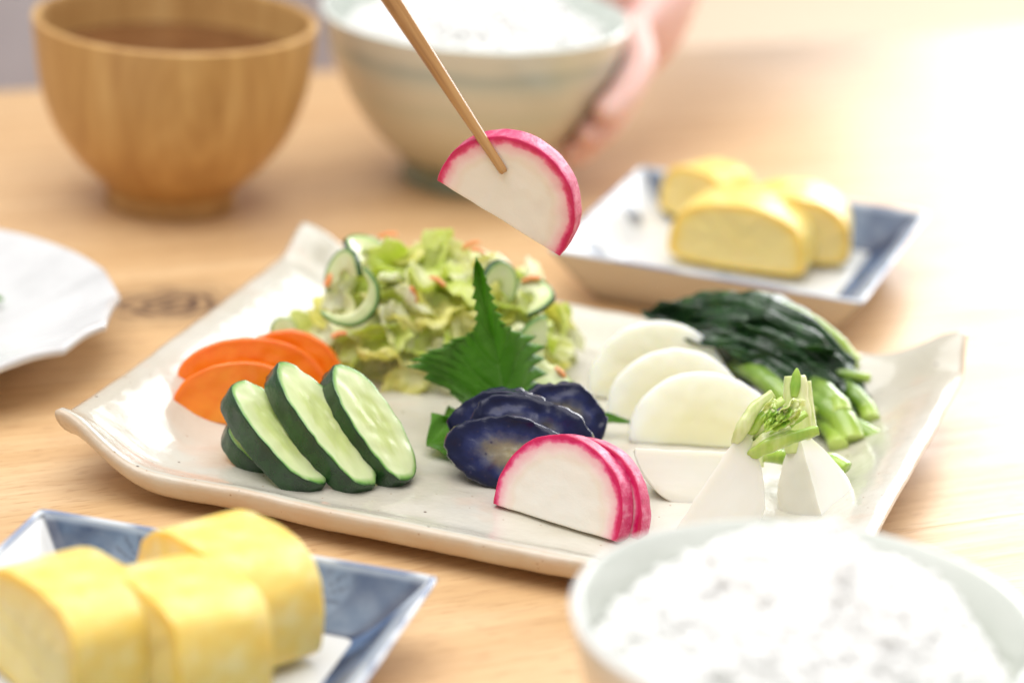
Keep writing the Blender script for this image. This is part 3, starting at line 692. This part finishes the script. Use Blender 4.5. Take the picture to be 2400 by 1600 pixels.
# upright wedge at the right
rc_, cc_ = at(1935, 1240, PZ + .15), atd(1868, 1000, 89.3)
tC, x_, y_, z_ = wedge(rc_, cc_, CF * 1.0 + CR * .12 - CU * .25, 1.75, rad(44), 3, 'right turnip wedge standing up with one thick pale stem', neck=.5)
tube('petiole', [atd(1872, 1060, 89.6), atd(1868, 1000, 89.6), atd(1866, 940, 89.6), atd(1862, 880, 89.6)], [.40, .46, .40, .30], pp_m, tC, groove=.04, rough=.05, seed=5, channel=.15, fdir=-CF)
tube('petiole', [atd(1895, 1010, 89.8), atd(1893, 950, 89.9), atd(1888, 893, 89.9)], [.26, .22, .18, .17], pp_m, tC, groove=.05, rough=.02, seed=6)
tube('young_leaf', [atd(1862, 930, 89.3), atd(1866, 890, 89.3), atd(1868, 862, 89.3)], [.10, .16, .13, .01], pe_m, tC, flat=.5, rough=.03, seed=7)
# ------------------------------------------------------------------ pickled greens
s = N('dark_greens'); f = s.noise(1.1, 4, .6); c = s.ramp(f, [(.35, (.006, .022, .007)), (.6, (.014, .055, .012)), (.78, (.06, .16, .02))])
gr_m = s.out(c, .24, s.bump(s.noise(1.6, 4, .6, s.mapping((1, 1, 1))), .8, .14), coat=0, spec=.45)
s = N('green_stem'); c = s.ramp(s.attr('edge'), [(0, (.03, .09, .015)), (.35, (.10, .22, .02)), (.8, (.30, .44, .05)), (1, (.46, .58, .13))])
gs_m = s.out(s.mix(s.ramp(s.noise(1.5, 3), [(.4, 0.0), (.7, .4)]), c, (.42, .55, .12)), .22, s.bump(s.noise(2.5, 3), .25, .05), sss=.2, sr=.15, src=(.7, 1, .2), coat=.35, cr=.1)
leafs = [[(1540, 770, 1.3), (1620, 735, 2.6), (1760, 735, 3.2), (1890, 800, 2.7), (1990, 890, 1.7)], [(1535, 760, 1.5), (1640, 720, 2.8), (1800, 728, 3.3), (1940, 810, 2.5), (2000, 860, 1.9)], [(1560, 785, 1.2), (1680, 770, 2.6), (1800, 800, 2.8), (1900, 870, 2.1), (1975, 930, 1.5)],
         [(1600, 790, 1.1), (1700, 800, 2.2), (1800, 850, 2.2), (1880, 920, 1.6), (1920, 955, 1.3)], [(1580, 760, 1.4), (1720, 745, 2.9), (1860, 790, 2.9), (1960, 870, 1.9), (2030, 940, 1.3)], [(1660, 830, 1.0), (1740, 850, 1.7), (1820, 890, 1.6), (1900, 940, 1.3), (1940, 980, 1.1)], [(1640, 810, 1.0), (1760, 820, 1.8), (1870, 870, 1.8), (1960, 930, 1.3), (2015, 965, 1.1)]]
dkl, stl = [], []
for i, L in enumerate(leafs):
    o = tube('pickled_green', [at(*p) for p in L], [.25, .66, .74, .58, .30], gr_m, n=60, m_=40, flat=.7, rough=.22, seed=40 + i, groove=.15, twist=1.3, rscale=1.3)
    tag(o, 'dark green glossy folded leaf in the bundle of pickled greens', 'pickled greens', 'dark leaves of the pickled greens'); dkl.append((o, at(*L[2])))
order_labels(dkl, ['row'], 'dark glossy folded leaf of the pickled greens, {n} from the left across the bundle')
for i, (qx, qy, qz, sx_, sy_) in enumerate([(1640, 755, 2.5, .5, 1.8), (1730, 800, 2.6, .38, 2.0), (1840, 850, 2.2, .32, 1.9), (1840, 785, 2.9, .3, 1.9)]):
    o = crumple(sx_, sy_, .5, 300 + i, gr_m); o.name = 'pickled_green'; o.data.name = 'pickled_green'
    d = (at(qx + 90, qy + 45, qz - .5) - at(qx - 90, qy - 10, qz)).normalized(); frame(o, at(qx, qy + 12, qz) - CF * .1, d, -CF * .7 + Vector((0, 0, .9)))
    tag(o, 'dark leaf', 'pickled greens', 'dark leaves of the pickled greens'); dkl.append((o, at(qx, qy, qz)))
order_labels(dkl, ['upper', 'lower'], 'dark glossy folded leaf of the pickled greens, {n} from the left in the {row} half')
stems = [([(1680, 715, 2.9), (1800, 712, 3.5), (1920, 765, 3.0), (2008, 848, 2.0)], .27), ([(1720, 712, 3.1), (1830, 725, 3.4), (1950, 795, 2.5), (2005, 862, 1.9)], .2),
         ([(1720, 855, 1.9), (1780, 880, 2.1), (1840, 930, 1.8), (1900, 975, 1.5)], .36), ([(1860, 900, 1.5), (1920, 940, 1.6), (1975, 985, 1.4), (1995, 1035, .95)], .46), ([(1880, 880, 1.7), (1930, 915, 1.9), (1960, 945, 1.75), (1975, 970, 1.6)], .36),
         ([(1960, 880, 1.6), (2000, 920, 1.6), (2030, 955, 1.3), (2042, 985, 1.1)], .30), ([(1950, 960, 1.1), (2000, 995, 1.1), (2050, 1025, 1.0), (2090, 1040, .95)], .32), ([(1900, 960, 1.1), (1930, 990, 1.1), (1955, 1020, 1.0), (1965, 1045, .95)], .32), ([(1905, 835, 2.2), (1960, 870, 2.0), (2000, 880, 1.9), (2035, 885, 1.8)], .18)]
for i, (L, rr) in enumerate(stems):
    o = tube('pickled_green', [at(*p) for p in L], [rr * .7, rr, rr * 1.05, rr], gs_m, n=30, m_=18, rough=.04, seed=60 + i, groove=.03, channel=.15)
    tag(o, 'light green juicy cut stem in the bundle of pickled greens', 'pickled greens', 'stems of the pickled greens'); stl.append((o, at(*L[3])))
order_labels(stl, ['upper', 'lower'], 'light green cut stem of the pickled greens, {n} from the left in the {row} half')
# ------------------------------------------------------------------ shiso leaf
s = N('shiso_leaf'); e = s.attr('edge'); c = s.ramp(s.noise(1.0, 3), [(.35, (.09, .23, .022)), (.65, (.16, .36, .05))])
c = s.mix(s.ramp(e, [(.2, 0.0), (.9, .6)]), c, (.26, .42, .12))
sh_m = s.out(c, .32, s.bump(s.noise(3.5, 5, .6), .7, .07), trl=.48, trcol=(.22, .52, .03), spec=.35)
LW = [.5, .80, 1.0, .96, .80, .60, .40, .23, .15, .13, .10, .06, .01]
RW = [.30, .42, .48, .52, .52, .46, .34, .20, .14, .12, .10, .06, .01]
def shiso(name, mid, side, Wd, teeth, seed, label, nlift=.5, droop=.3):
    n, mm = 220, 30; P = spline(mid, n); V, Fc, at_ = [], [], []
    sdir = spline(side, n)
    for i, p in enumerate(P):
        q = i / n; t = (P[min(n, i + 1)] - P[max(0, i - 1)]).normalized(); sd = sdir[i]; sd = (sd - t * sd.dot(t)).normalized(); nn = sd.cross(t)
        wl_ = interp(LW, q) * Wd; wr_ = interp(RW, q) * Wd
        for j in range(mm + 1):
            k = -1 + 2 * j / mm; ak = abs(k); wq = wr_ if k > 0 else wl_
            saw = ((q * teeth + (.37 if k > 0 else 0) + .9 * nz(q * 3.1, 1 if k > 0 else 5, 0, seed)) % 1.0)
            tooth = (.55 + (.45 + .25 * nz(q * 9, 2 if k > 0 else 7, 1, seed)) * (1 - saw)) * (1 + .2 * nz(q * 5, 3 if k > 0 else 9, 0, seed)) if q < .88 else .8
            ed = wq * (tooth * ak ** 6 + (1 - ak ** 6) * .86)
            x = k * ed
            vein = (q * 7.5 - ak * 1.3 + .25 * nz(q * 3, k, 4, seed)) % 1.0; vd = min(vein, 1 - vein); vh = max(0, 1 - vd * 9) * sm(1, .75, ak); mr = max(0, 1 - ak * 16)
            z = nlift * ak ** 1.6 * wq * .35 - droop * ak ** 3 * wq * .5 + .022 * math.sin(vein * 6.28) * sm(0, .3, ak) + .08 * nz(x * 1.5, q * 6, 0, seed) + .95 * nz(x * .6, q * 2.6, 2, seed) * ak - (.35 * ak ** 2 * wq if k > 0 else 0) * (1 if Wd > 2 else 0)
            V.append(tuple(p + sd * x + t * (ak ** 1.3 * wq * .62) + nn * (z - .05 * max(vh, mr)))); at_.append(max(vh * .8, mr))
    W = mm + 1
    Fc = [(i * W + j, i * W + j + 1, (i + 1) * W + j + 1, (i + 1) * W + j) for i in range(n) for j in range(mm)]
    o = mesh(name, [tuple(Vector(v) - P[0]) for v in V], Fc, sh_m, attr={'edge': at_}); o.location = P[0] * CM; solid(o, .03)
    return tag(o, label, 'shiso leaf')
mid = [atd(1190, 1010, 93.0), atd(1180, 930, 93.5), atd(1162, 820, 93.4), atd(1135, 705, 92.9), atd(1116, 602, 92.4)]
sd = [CR + CU * .15 - CF * .0] * 5
shiso('shiso_leaf', mid, sd, 2.65, 17, 3, 'green serrated shiso leaf standing upright against the salad')
mid = [at(1000, 1042, PZ + .35), at(1100, 1028, PZ + .35), at(1220, 1010, PZ + .3), at(1340, 995, PZ + .35), at(1475, 985, PZ + .5)]
shiso('shiso_leaf', mid, [Vector((-.25, -.95, .05))] * 5, 2.3, 12, 8, 'flat shiso leaf under the eggplant with frilled edges peeking out', nlift=.25, droop=.1)
# ------------------------------------------------------------------ cabbage salad
def cab(name, a, b, c_, trl):
    s = N(name); f = s.noise(.55, 4, .6); col = s.ramp(f, [(.32, a), (.52, b), (.72, c_)])
    return s.out(col, .26, s.bump(s.noise(2.0, 4), .4, .06), trl=trl, coat=.25, cr=.12)
cab_ms = [cab('cabbage_yellow', (.86, .83, .20), (.90, .88, .40), (.92, .92, .64), .5), cab('cabbage_lime', (.68, .80, .13), (.80, .86, .30), (.88, .90, .54), .5), cab('cabbage_cream', (.86, .87, .44), (.90, .91, .66), (.92, .92, .82), .45)]
def ribpiece(w_, h_, seed):
    return slab('cabbage_rib', oval(w_, h_, seed=seed, wob=.12, sq=.75), .28, [rib_m, rib_m], seed=seed, rings=5, bev=.08, rough=.05, warp=lambda x, y_, z: (x, y_, z + .22 * x * x - .12 * y_ * y_))
s = N('cabbage_rib'); c = s.ramp(s.noise(1.0, 3, .5, s.mapping((1.5, .3, 1))), [(.3, (.66, .72, .34)), (.6, (.78, .79, .56))]); rib_m = s.out(c, .24, s.bump(s.noise(1.6, 3, .5, s.mapping((2, .3, 1))), .3, .06), sss=.4, sr=.25, src=(.9, 1, .5), coat=.3)
protos = [crumple(random.uniform(.5, .95), random.uniform(1.0, 1.6), random.uniform(.4, .7), k, cab_ms[k % 3]) for k in range(12)]
ribs = [ribpiece(random.uniform(.28, .5), random.uniform(1.0, 1.5), 70 + k) for k in range(4)]
SC = Vector((-2.45, -4.0, PZ)); SX, SY, SZ = 5.0, 3.9, 4.15
rnd = random.Random(21); used = set()
def put(proto, loc, rot, sc_, label, cat, group):
    o = proto if proto.name not in used else proto.copy()
    if proto.name in used: C.objects.link(o)
    used.add(proto.name); o.matrix_world = Matrix.Translation(Vector(loc) * CM) @ rot.to_4x4() @ Matrix.Scale(sc_, 4); return tag(o, label, cat, group)
cnt = 0; pts_ = []; lv, rv = [], []
tries = 0
while cnt < 150 and tries < 9000:
    tries += 1
    th = rnd.uniform(0, 2 * math.pi); ph = math.acos(rnd.uniform(.02, 1)); k = rnd.choice((.96, .9, .75, .5))
    d = Vector((math.sin(ph) * math.cos(th), math.sin(ph) * math.sin(th), math.cos(ph)))
    if d.y > .6 and k < .8: continue
    p = SC + Vector((d.x * SX, d.y * SY, d.z * SZ)) * k * .86
    p.z += .35 * nz(p.x * .8, p.y * .8, 0, 3)
    if any((p - q).length < .68 for q in pts_): continue
    pts_.append(p)
    nrm = (Vector((d.x / SX, d.y / SY, d.z / SZ)).normalized() + Vector((rnd.gauss(0, .55), rnd.gauss(0, .55), rnd.gauss(0, .45)))).normalized()
    rot = nrm.to_track_quat('Z', 'Y').to_matrix() @ Matrix.Rotation(rnd.uniform(0, 6.28), 3, 'Z')
    if cnt % 7 == 3:
        rv.append((None, p)); rv[-1] = (put(rnd.choice(ribs), p, rot, rnd.uniform(.8, 1.1), 'pale crisp cabbage rib piece in the heaped salad', 'cabbage', 'cabbage ribs in the salad'), p)
    else:
        lv.append((None, p)); lv[-1] = (put(rnd.choice(protos), p, rot, rnd.uniform(.75, 1.12), 'crumpled yellow-green cabbage leaf piece in the heaped salad', 'cabbage', 'cabbage leaves in the salad'), p)
    cnt += 1
for q in protos + ribs:
    if q.name not in used: bpy.data.objects.remove(q)
for o, p in lv: o['tint'] = {'cabbage_yellow': 'yellowish', 'cabbage_lime': 'lime green', 'cabbage_cream': 'creamy'}[o.data.materials[0].name]
order_labels(lv, ['topmost', 'upper', 'upper-middle', 'middle', 'lower-middle', 'lower', 'lowest'], '{c} crumpled cabbage leaf, {n} from the left in the {row} layer of the salad')
order_labels(rv, ['upper', 'lower'], 'pale crisp cabbage rib, {n} from the left in the {row} half of the salad')
s = N('salad_cucumber_flesh'); c = s.ramp(s.attr('edge'), [(0, (.62, .68, .30)), (.6, (.68, .73, .42)), (.86, (.60, .70, .34)), (.94, (.16, .34, .07)), (1, (.03, .12, .02))]); sc_m = s.out(c, .2, sss=.3, sr=.15, src=(.8, 1, .4), coat=.4)
def crescent(R, r_in, n=44):
    pts = [(R * math.cos(math.pi * (i / n * 1.16 - .08)), R * math.sin(math.pi * (i / n * 1.16 - .08))) for i in range(n + 1)]
    fl_ = [1] * n + [0]
    q = [(r_in * math.cos(math.pi * (i / n * 1.0)) * 1.25, r_in * math.sin(math.pi * (i / n)) * .9 + .0) for i in range(n, -1, -1)]
    return pts + q, fl_ + [0] * (n + 1)
def ringslab(name, sh, t, mats, ed, warp, seed):
    pts, fl_ = sh; n = len(pts) // 2; V, Fc, mi, at_ = [], [], [], []; W = 7
    out, inn = pts[:n], pts[n:][::-1]
    for z in (t / 2, -t / 2):
        for i in range(n):
            for k in range(W):
                f = k / (W - 1); x = inn[i][0] + (out[i][0] - inn[i][0]) * f; y_ = inn[i][1] + (out[i][1] - inn[i][1]) * f
                zz = z * (1 - .12 * (1 if k in (0, W - 1) else 0)); V.append((x + .03 * nz(x * 3, y_ * 3, z, seed), y_, zz + .02 * nz(x * 3, y_ * 3, 1, seed))); at_.append(ed(x, y_))
    o_ = n * W
    for i in range(n - 1):
        for k in range(W - 1):
            a = i * W + k; Fc.append((a, a + 1, a + W + 1, a + W)); Fc.append((o_ + a, o_ + a + W, o_ + a + W + 1, o_ + a + 1)); mi += [0, 0]
        a = i * W + W - 1; Fc.append((a, o_ + a, o_ + a + W, a + W)); mi.append(1)
        a = i * W; Fc.append((a, a + W, o_ + a + W, o_ + a)); mi.append(0)
    for i in (0, n - 1):
        for k in range(W - 1):
            a = i * W + k; Fc.append((a, o_ + a, o_ + a + 1, a + 1)); mi.append(0)
    return mesh(name, [warp(*v) for v in V], Fc, mats, mi=mi, attr={'edge': at_})
def sliver(px, py, dep, R, up, n, label, half=True, seed=0, bend=.12, t=.2, rin=.25):
    if half: sh = crescent(R, R * rin); ed = lambda x, y_: min(1, math.hypot(x, y_) / R)
    else: sh = oval(R, R * .95, seed=seed, wob=.03); ed = None
    o = (lambda *a, **k: slab(*a, rings=8, bev=.04, **k))('cucumber_sliver', sh, t, [sc_m, cu_s], ed, seed=seed, warp=lambda x, y_, z: (x, y_, z + bend * x * x - bend * .6 * y_ * y_)) if not half else ringslab('cucumber_sliver', sh, t, [sc_m, cu_s], ed, seed=seed, warp=lambda x, y_, z: (x, y_, z + bend * x * x - bend * .6 * y_ * y_))
    frame(o, atd(px, py, dep), up, n); return tag(o, label, 'cucumber')
im = lambda a, b, c=0: CR * a + CU * b - CF * c
sliver(815, 690, 96.2, 1.05, im(.72, -.7, .15), im(-.35, .3, .85), 'thin curved cucumber sliver on the left face of the salad', seed=81, bend=.1, t=.3, rin=.62)
sliver(812, 650, 97.5, .95, im(-.2, 1, -.2), im(-.15, -.82, .42), 'thin cucumber half-ring arching over the top left of the salad', seed=82, bend=.15)
sliver(855, 605, 98.4, .9, im(-.5, .8, 0), im(.5, .75, .5), 'dark-edged cucumber sliver at the top of the salad', seed=83, bend=.3)
sliver(1160, 672, 96.8, .9, im(.45, .9, 0), im(.6, -.35, .6), 'pale cucumber half-ring upper right of the salad behind the shiso tip', seed=84)
sliver(1240, 705, 97.2, .85, im(.8, .4, .1), im(-.6, .4, .6), 'cucumber sliver at the right shoulder of the salad', seed=86, bend=.3)
sliver(1295, 830, 95.9, 1.25, im(-.85, -.35, .0), im(.75, .4, .5), 'curved cucumber sliver low on the right side of the salad', seed=87, bend=.2)
sliver(664, 772, 98.6, .45, im(0, 1, 0), im(.2, .3, .9), 'tiny round cucumber disc leaning at the left foot of the salad', half=False, seed=88, t=.3, bend=.02)
s = N('carrot_shred'); shm = s.out(s.ramp(s.noise(1.5, 2), [(.3, (.82, .24, .05)), (.7, (.86, .40, .16))]), .3, sss=.3, sr=.15, src=(1, .4, .1), coat=.3)
shreds = [(775, 652, 97.6, .4, .7, .9), (910, 552, 98.6, .8, .1, .9), (830, 590, 98.6, .7, .4, .8), (1105, 575, 98.2, .8, .3, .9), (1245, 655, 97.0, .9, .15, .9), (1025, 660, 96.4, .7, -.4, .8), (970, 690, 95.9, -.3, .8, .8), (1120, 590, 97.2, .8, -.2, .7), (795, 785, 95.7, .8, .2, .7), (1318, 880, 95.2, -.6, .7, 1.0), (1190, 640, 97.1, .6, .5, .7)]
shl = []
for i, (qx, qy, dp, a, b, L) in enumerate(shreds):
    d = im(a, b, random.uniform(-.5, .5)).normalized() * L * .72; c0 = atd(qx, qy, dp + .35)
    o = tube('carrot_shred', [c0 - d * .5, c0 + CU * .06, c0 + d * .5], [.10, .12, .09], shm, n=10, m_=8, rough=.03, seed=i, flat=.7)
    tag(o, 'thin orange carrot shred in the cabbage salad', 'carrot', 'carrot shreds in the salad'); shl.append((o, c0))
order_labels(shl, ['top', 'middle', 'bottom'], 'thin orange carrot shred, {n} from the left in the {row} part of the salad')
# ------------------------------------------------------------------ rolled omelette
s = N('omelette_skin'); f = s.noise(.9, 5, .6); c = s.ramp(f, [(.30, (.84, .58, .10)), (.5, (.87, .67, .19)), (.68, (.89, .76, .33))])
om_s = s.out(c, .38, s.bump(s.noise(1.6, 5, .6), .4, .08), sss=.4, sr=.35, src=(1, .7, .2), coat=.1, cr=.3)
s = N('omelette_cut'); e = s.math('ADD', s.attr('edge'), s.math('MULTIPLY_ADD', s.noise(1.2, 4), .12, -.06)); c = s.ramp(e, [(0, (.80, .62, .22)), (.55, (.82, .65, .25)), (.80, (.82, .64, .23)), (.93, (.84, .58, .10)), (1, (.80, .48, .05))])
c = s.mix(s.ramp(s.noise(1.3, 3), [(.62, 0.0), (.74, .35)]), c, (.72, .46, .10))
om_f = s.out(c, .34, s.bump(s.noise(2.2, 4), .25, .06), sss=.5, sr=.4, src=(1, .7, .25), coat=.15, cr=.25)
def omelette(loc, nrm, t, wd, ht, seed, label, tilt=0, sq=.8, skew=0.0, ye=.95):
    pts = []
    for i in range(72):
        a = 2 * math.pi * i / 72; cx, sy = math.cos(a), math.sin(a)
        k = 1 + .05 * nz(cx * 1.4, sy * 1.4, seed, seed)
        x = math.copysign(abs(cx) ** sq, cx) * wd / 2 * k; y_ = sy * k * (1 + skew * cx)
        y_ = (abs(y_) ** ye * ht * .72) if y_ > 0 else -(abs(y_) ** .40 * ht * .28)
        pts.append((x, y_ + ht * .28))
    o = slab('omelette_slice', (pts, [1] * 72), t, [om_f, om_s], seed=seed, rings=12, bev=.07, rough=.05)
    sub(o, 1)
    n = Vector(nrm).normalized(); up = Vector((0, 0, 1)) + CR * tilt
    frame(o, Vector(loc), up, n); return tag(o, label, 'omelette')
DZ = .80
# near dish
def base(px, py, ztop): p = at(px, py, ztop); p.z = DZ; return p
nf = Vector((-.72, -.62, .12))
omelette(base(170, 1330, 4.0), nf, 2.6, 4.7, 3.1, 91, sq=.62, ye=.6, skew=.06, label='left omelette slice in the near dish, cut off by the picture edge')
omelette(base(425, 1340, 4.0), (-.78, -.60, .14), 2.7, 4.8, 3.15, 92, sq=.62, ye=.6, skew=.06, label='middle omelette slice in the near dish')
omelette(base(540, 1245, 4.0), (-.60, -.55, -.12), 2.7, 4.7, 3.2, 93, sq=.62, ye=.6, skew=.06, label='rear omelette slice in the near dish, tipped against the others')
# far dish
omelette(at(1722, 632, .95) + Vector((.3, 1.1, 0)), (-.27, -.95, .10), 2.3, 5.3, 2.5, 94, 'front omelette slice in the far dish, cut face toward the viewer')
omelette(at(1825, 618, .95) + Vector((.5, 1.5, 0)), (-.10, -.97, .08), 2.6, 4.4, 2.5, 95, 'right omelette slice in the far dish, behind the front one')
omelette(at(1662, 530, .95) + Vector((0, .9, 0)), (-.65, -.70, -.2), 2.0, 3.6, 2.2, 96, 'left rear omelette slice in the far dish')
# ------------------------------------------------------------------ chopsticks
s = N('bamboo'); st = s.noise(3.2, 4, .6, s.mapping((1, 1, .05))); st2 = s.noise(.6, 2, .5, s.mapping((1, 1, .2)))
c = s.ramp(st, [(.30, (.20, .085, .025)), (.45, (.40, .20, .065)), (.62, (.50, .28, .10)), (.8, (.60, .37, .16))]); c = s.mix(s.ramp(st2, [(.4, 0.0), (.7, .25)]), c, (.34, .15, .05))
bm = s.out(c, .30, s.bump(st, .15, .03), coat=.25, cr=.2)
def chop(tip, top, r0, r1, label):
    tip, top = Vector(tip), Vector(top); L = (top - tip).length; n = 40; V, Fc = [], []
    prof = [(.02, 0), (.7, .0), (.95, .06), (1, .16)] ; prof = [(a * r0, b) for a, b in prof] + [(r0 + (r1 - r0) * min(1, k / 30 * 2.3), .16 + (L - .16) * k / 30) for k in range(1, 31)] + [(.02, L)]
    for r, z in prof:
        for j in range(n):
            a = 2 * math.pi * j / n; q = r / (abs(math.cos(a)) ** 4 + abs(math.sin(a)) ** 4) ** .12
            V.append((q * math.cos(a), q * math.sin(a), z))
    Fc = [(k * n + j, k * n + (j + 1) % n, (k + 1) * n + (j + 1) % n, (k + 1) * n + j) for k in range(len(prof) - 1) for j in range(n)]
    o = mesh('chopstick', V, Fc, bm); z_ = (top - tip).normalized(); x_ = (CR - z_ * CR.dot(z_)).normalized(); y_ = z_.cross(x_)
    mt = Matrix((x_, y_, z_)).transposed().to_4x4(); mt.translation = tip * CM; o.matrix_world = mt; return tag(o, label, 'chopstick', 'chopsticks holding the radish slice')
fn = (-CF - CR * .20 - CU * .30).normalized()
chop(atd(1182, 405, 86.75), atd(918, 0, 86.2) + (atd(918, 0, 86.2) - atd(1182, 405, 86.75)) * 2.6, .135, .34, 'bamboo chopstick in front of the lifted radish slice')
chop(atd(1160, 372, 88.5), atd(922, 6, 88.9) + (atd(922, 6, 88.9) - atd(1160, 372, 88.5)) * 2.8, .135, .34, 'second bamboo chopstick behind the lifted radish slice')
# ------------------------------------------------------------------ food on the left plate and in the soup
s = N('chopped_greens'); c = s.ramp(s.noise(1.2, 3), [(.35, (.06, .20, .015)), (.65, (.20, .42, .05))]); cg = s.out(c, .35, trl=.25, coat=.2)
rnd = random.Random(5); spl = []
for i in range(16):
    p = Vector((LP[0] + rnd.uniform(-1.2, 2.7), LP[1] + rnd.uniform(-1.4, 3.2), .85 + .45 * rnd.random())); a = rnd.uniform(0, 6.28)
    d = Vector((math.cos(a), math.sin(a), rnd.uniform(-.2, .35))) * rnd.uniform(.6, 1.0)
    o = tube('green_sprig', [p - d, p + Vector((0, 0, .25)), p + d], [.12, .3, .12], cg, n=14, m_=12, flat=.35, rough=.12, seed=i)
    tag(o, 'chopped bright green sprig on the faceted white plate', 'greens', 'green sprigs on the left plate'); spl.append((o, p))
order_labels(spl, ['far', 'near'], 'chopped green sprig, {n} from left in {row} half of the faceted plate heap')
s = N('fried_tofu'); c = s.ramp(s.noise(1.2, 4), [(.35, (.50, .28, .11)), (.65, (.66, .44, .22))]); ft = s.out(c, .5, s.bump(s.noise(2, 4), .4, .06))
for (dx, dy, a, l) in ((-.2, -3.2, .3, 'left'), (1.0, -3.4, -.2, 'right')):
    o = slab('tofu_strip', oval(.95, .5, seed=int(dx * 7), wob=.1, sq=.7), .5, [ft, ft], rings=6, bev=.12, rough=.06, seed=3)
    o.location = Vector((-13.6 + dx, 13.05 + dy, 5.92)) * CM; o.rotation_euler = (rad(14), rad(8), a)
    tag(o, 'tan fried tofu strip floating in the soup, the %s one' % l, 'tofu')
# ------------------------------------------------------------------ person
s = N('skin'); c = s.ramp(s.noise(.6, 3), [(.35, (.78, .47, .42)), (.65, (.84, .58, .53))]); skn = s.out(c, .42, s.bump(s.noise(3, 4), .15, .04), sss=.35, sr=.5, src=(1, .35, .2))
s = N('shirt_cloth'); shirt_m = s.out(s.ramp(s.noise(.2, 3), [(.3, (.47, .45, .49)), (.7, (.54, .52, .56))]), .85, s.bump(s.noise(9, 2), .2, .03))
def skin_mesh(name, pts, edges, radii, mat_, root=0, lv=2):
    me = bpy.data.meshes.new(name); me.from_pydata([tuple(Vector(p) * CM) for p in pts], edges, []); me.materials.append(mat_)
    o = bpy.data.objects.new(name, me); C.objects.link(o)
    md = o.modifiers.new('skin', 'SKIN'); md.use_smooth_shade = True
    sl = me.skin_vertices[0].data if me.skin_vertices else None
    if sl is None:
        bpy.context.view_layer.objects.active = o; o.select_set(True); bpy.ops.mesh.customdata_skin_add(); sl = me.skin_vertices[0].data
    for i, r in enumerate(radii): sl[i].radius = (r * CM, r * CM) if not isinstance(r, tuple) else (r[0] * CM, r[1] * CM); sl[i].use_root = (i == root)
    sub(o, lv); return o
cb = Vector((CB[0], CB[1], 0))
def onbowl(az, z, off):        # a point on the outside of the celadon bowl
    tab = [(0, 2.6), (.8, 2.6), (1.25, 3.1), (2.35, 4.2), (3.7, 5.1), (5.2, 5.75), (6.75, 6.15), (9, 6.3)]
    for (z0, r0), (z1, r1) in zip(tab, tab[1:]):
        if z0 <= z <= z1: r = r0 + (r1 - r0) * (z - z0) / (z1 - z0); break
    a = rad(az); return cb + Vector((math.cos(a) * (r + off), math.sin(a) * (r + off), z))
tn = Vector((-math.sin(TANG), math.cos(TANG), 0)); tdir = Vector((math.cos(TANG), math.sin(TANG), 0))
tc = Vector((-14, 0, 0)) + T0 * 0; tc = Vector((-15.0, 47.5, 0))
wrist = onbowl(52, 7.5, 5.2) + Vector((1.2, 3.2, 1.2)); elbow = Vector((12, 47, 12)); shoulder = Vector((3.5, 56, 34))
pts = [tc + Vector((0, 6, -16)), tc + Vector((0, 7, 8)), tc + Vector((0, 8, 30)), shoulder, elbow, wrist]; rr = [12, 11.5, 11, 4.6, 3.9, (2.6, 2.1)]
ed = [(0, 1), (1, 2), (2, 3), (3, 4), (4, 5)]
palm = onbowl(32, 5.4, 2.0); pts.append(palm); rr.append((2.2, 1.5)); ed.append((5, 6)); pi_ = 6
fing = [(((22, 5.9), (2, 5.2), (-18, 4.4), (-32, 3.8)), .92), (((24, 4.7), (4, 3.9), (-16, 3.1), (-31, 2.6)), .95), (((26, 3.6), (6, 2.8), (-13, 2.1), (-28, 1.8)), .90), (((30, 2.7), (12, 2.0), (-4, 1.6), (-16, 1.4)), .78)]
for L, fr in fing:
    fr *= .88
    prev = pi_
    for k, (az, z) in enumerate(L):
        pts.append(onbowl(az, z, fr + .12)); rr.append(fr * (1, .96, .88, .72)[k]); ed.append((prev, len(pts) - 1)); prev = len(pts) - 1
prev = pi_
for (az, z, off, r0) in ((40, 6.6, 1.4, 1.1), (36, 7.5, .7, .95), (28, 7.85, -.1, .8)):
    pts.append(onbowl(az, z, off)); rr.append(r0); ed.append((prev, len(pts) - 1)); prev = len(pts) - 1
person = skin_mesh('person', pts, ed, rr, skn)
tag(person, 'person in a grey-lilac top behind the table, one hand cupping the celadon bowl', 'person')
# shirt: torso shell with soft folds and one sleeve
V, Fc = [], []; n, rg = 72, 30
for k in range(rg + 1):
    z = -18 + 60 * k / rg; wd = 19 - 2.5 * math.sin(k / rg * 3.14) + (2 * (k / rg) ** 2 if k < rg else 0); dp = 12.8
    if k > rg - 5: q = (k - rg + 5) / 5; wd *= 1 - .55 * q ** 2; dp *= 1 - .4 * q ** 2
    for j in range(n):
        a = 2 * math.pi * j / n; fo = .7 * nz(math.cos(a) * 3, math.sin(a) * 3, z * .12, 3) + .35 * nz(math.cos(a) * 7, math.sin(a) * 7, z * .3, 6)
        p = tdir * math.cos(a) * (wd + fo) + tn * math.sin(a) * (dp + fo); V.append((tc.x + p.x, tc.y + 6 + p.y, z))
Fc = [(k * n + j, k * n + (j + 1) % n, (k + 1) * n + (j + 1) % n, (k + 1) * n + j) for k in range(rg) for j in range(n)]
Fc.append(tuple(rg * n + j for j in range(n)))
mesh('shirt', V, Fc, shirt_m, person)
slv = tube('sleeve', [shoulder + Vector((-3, 1, 2)), (shoulder + elbow) / 2 + Vector((1, 0, 0)), elbow + Vector((.3, 0, -.3)), elbow + (wrist - elbow) * .55], [6.6, 6.0, 5.4, 4.6], shirt_m, n=30, m_=28, rough=.8, rscale=.25, seed=4, caps=False)
slv.parent = person
bpy.context.view_layer.update()
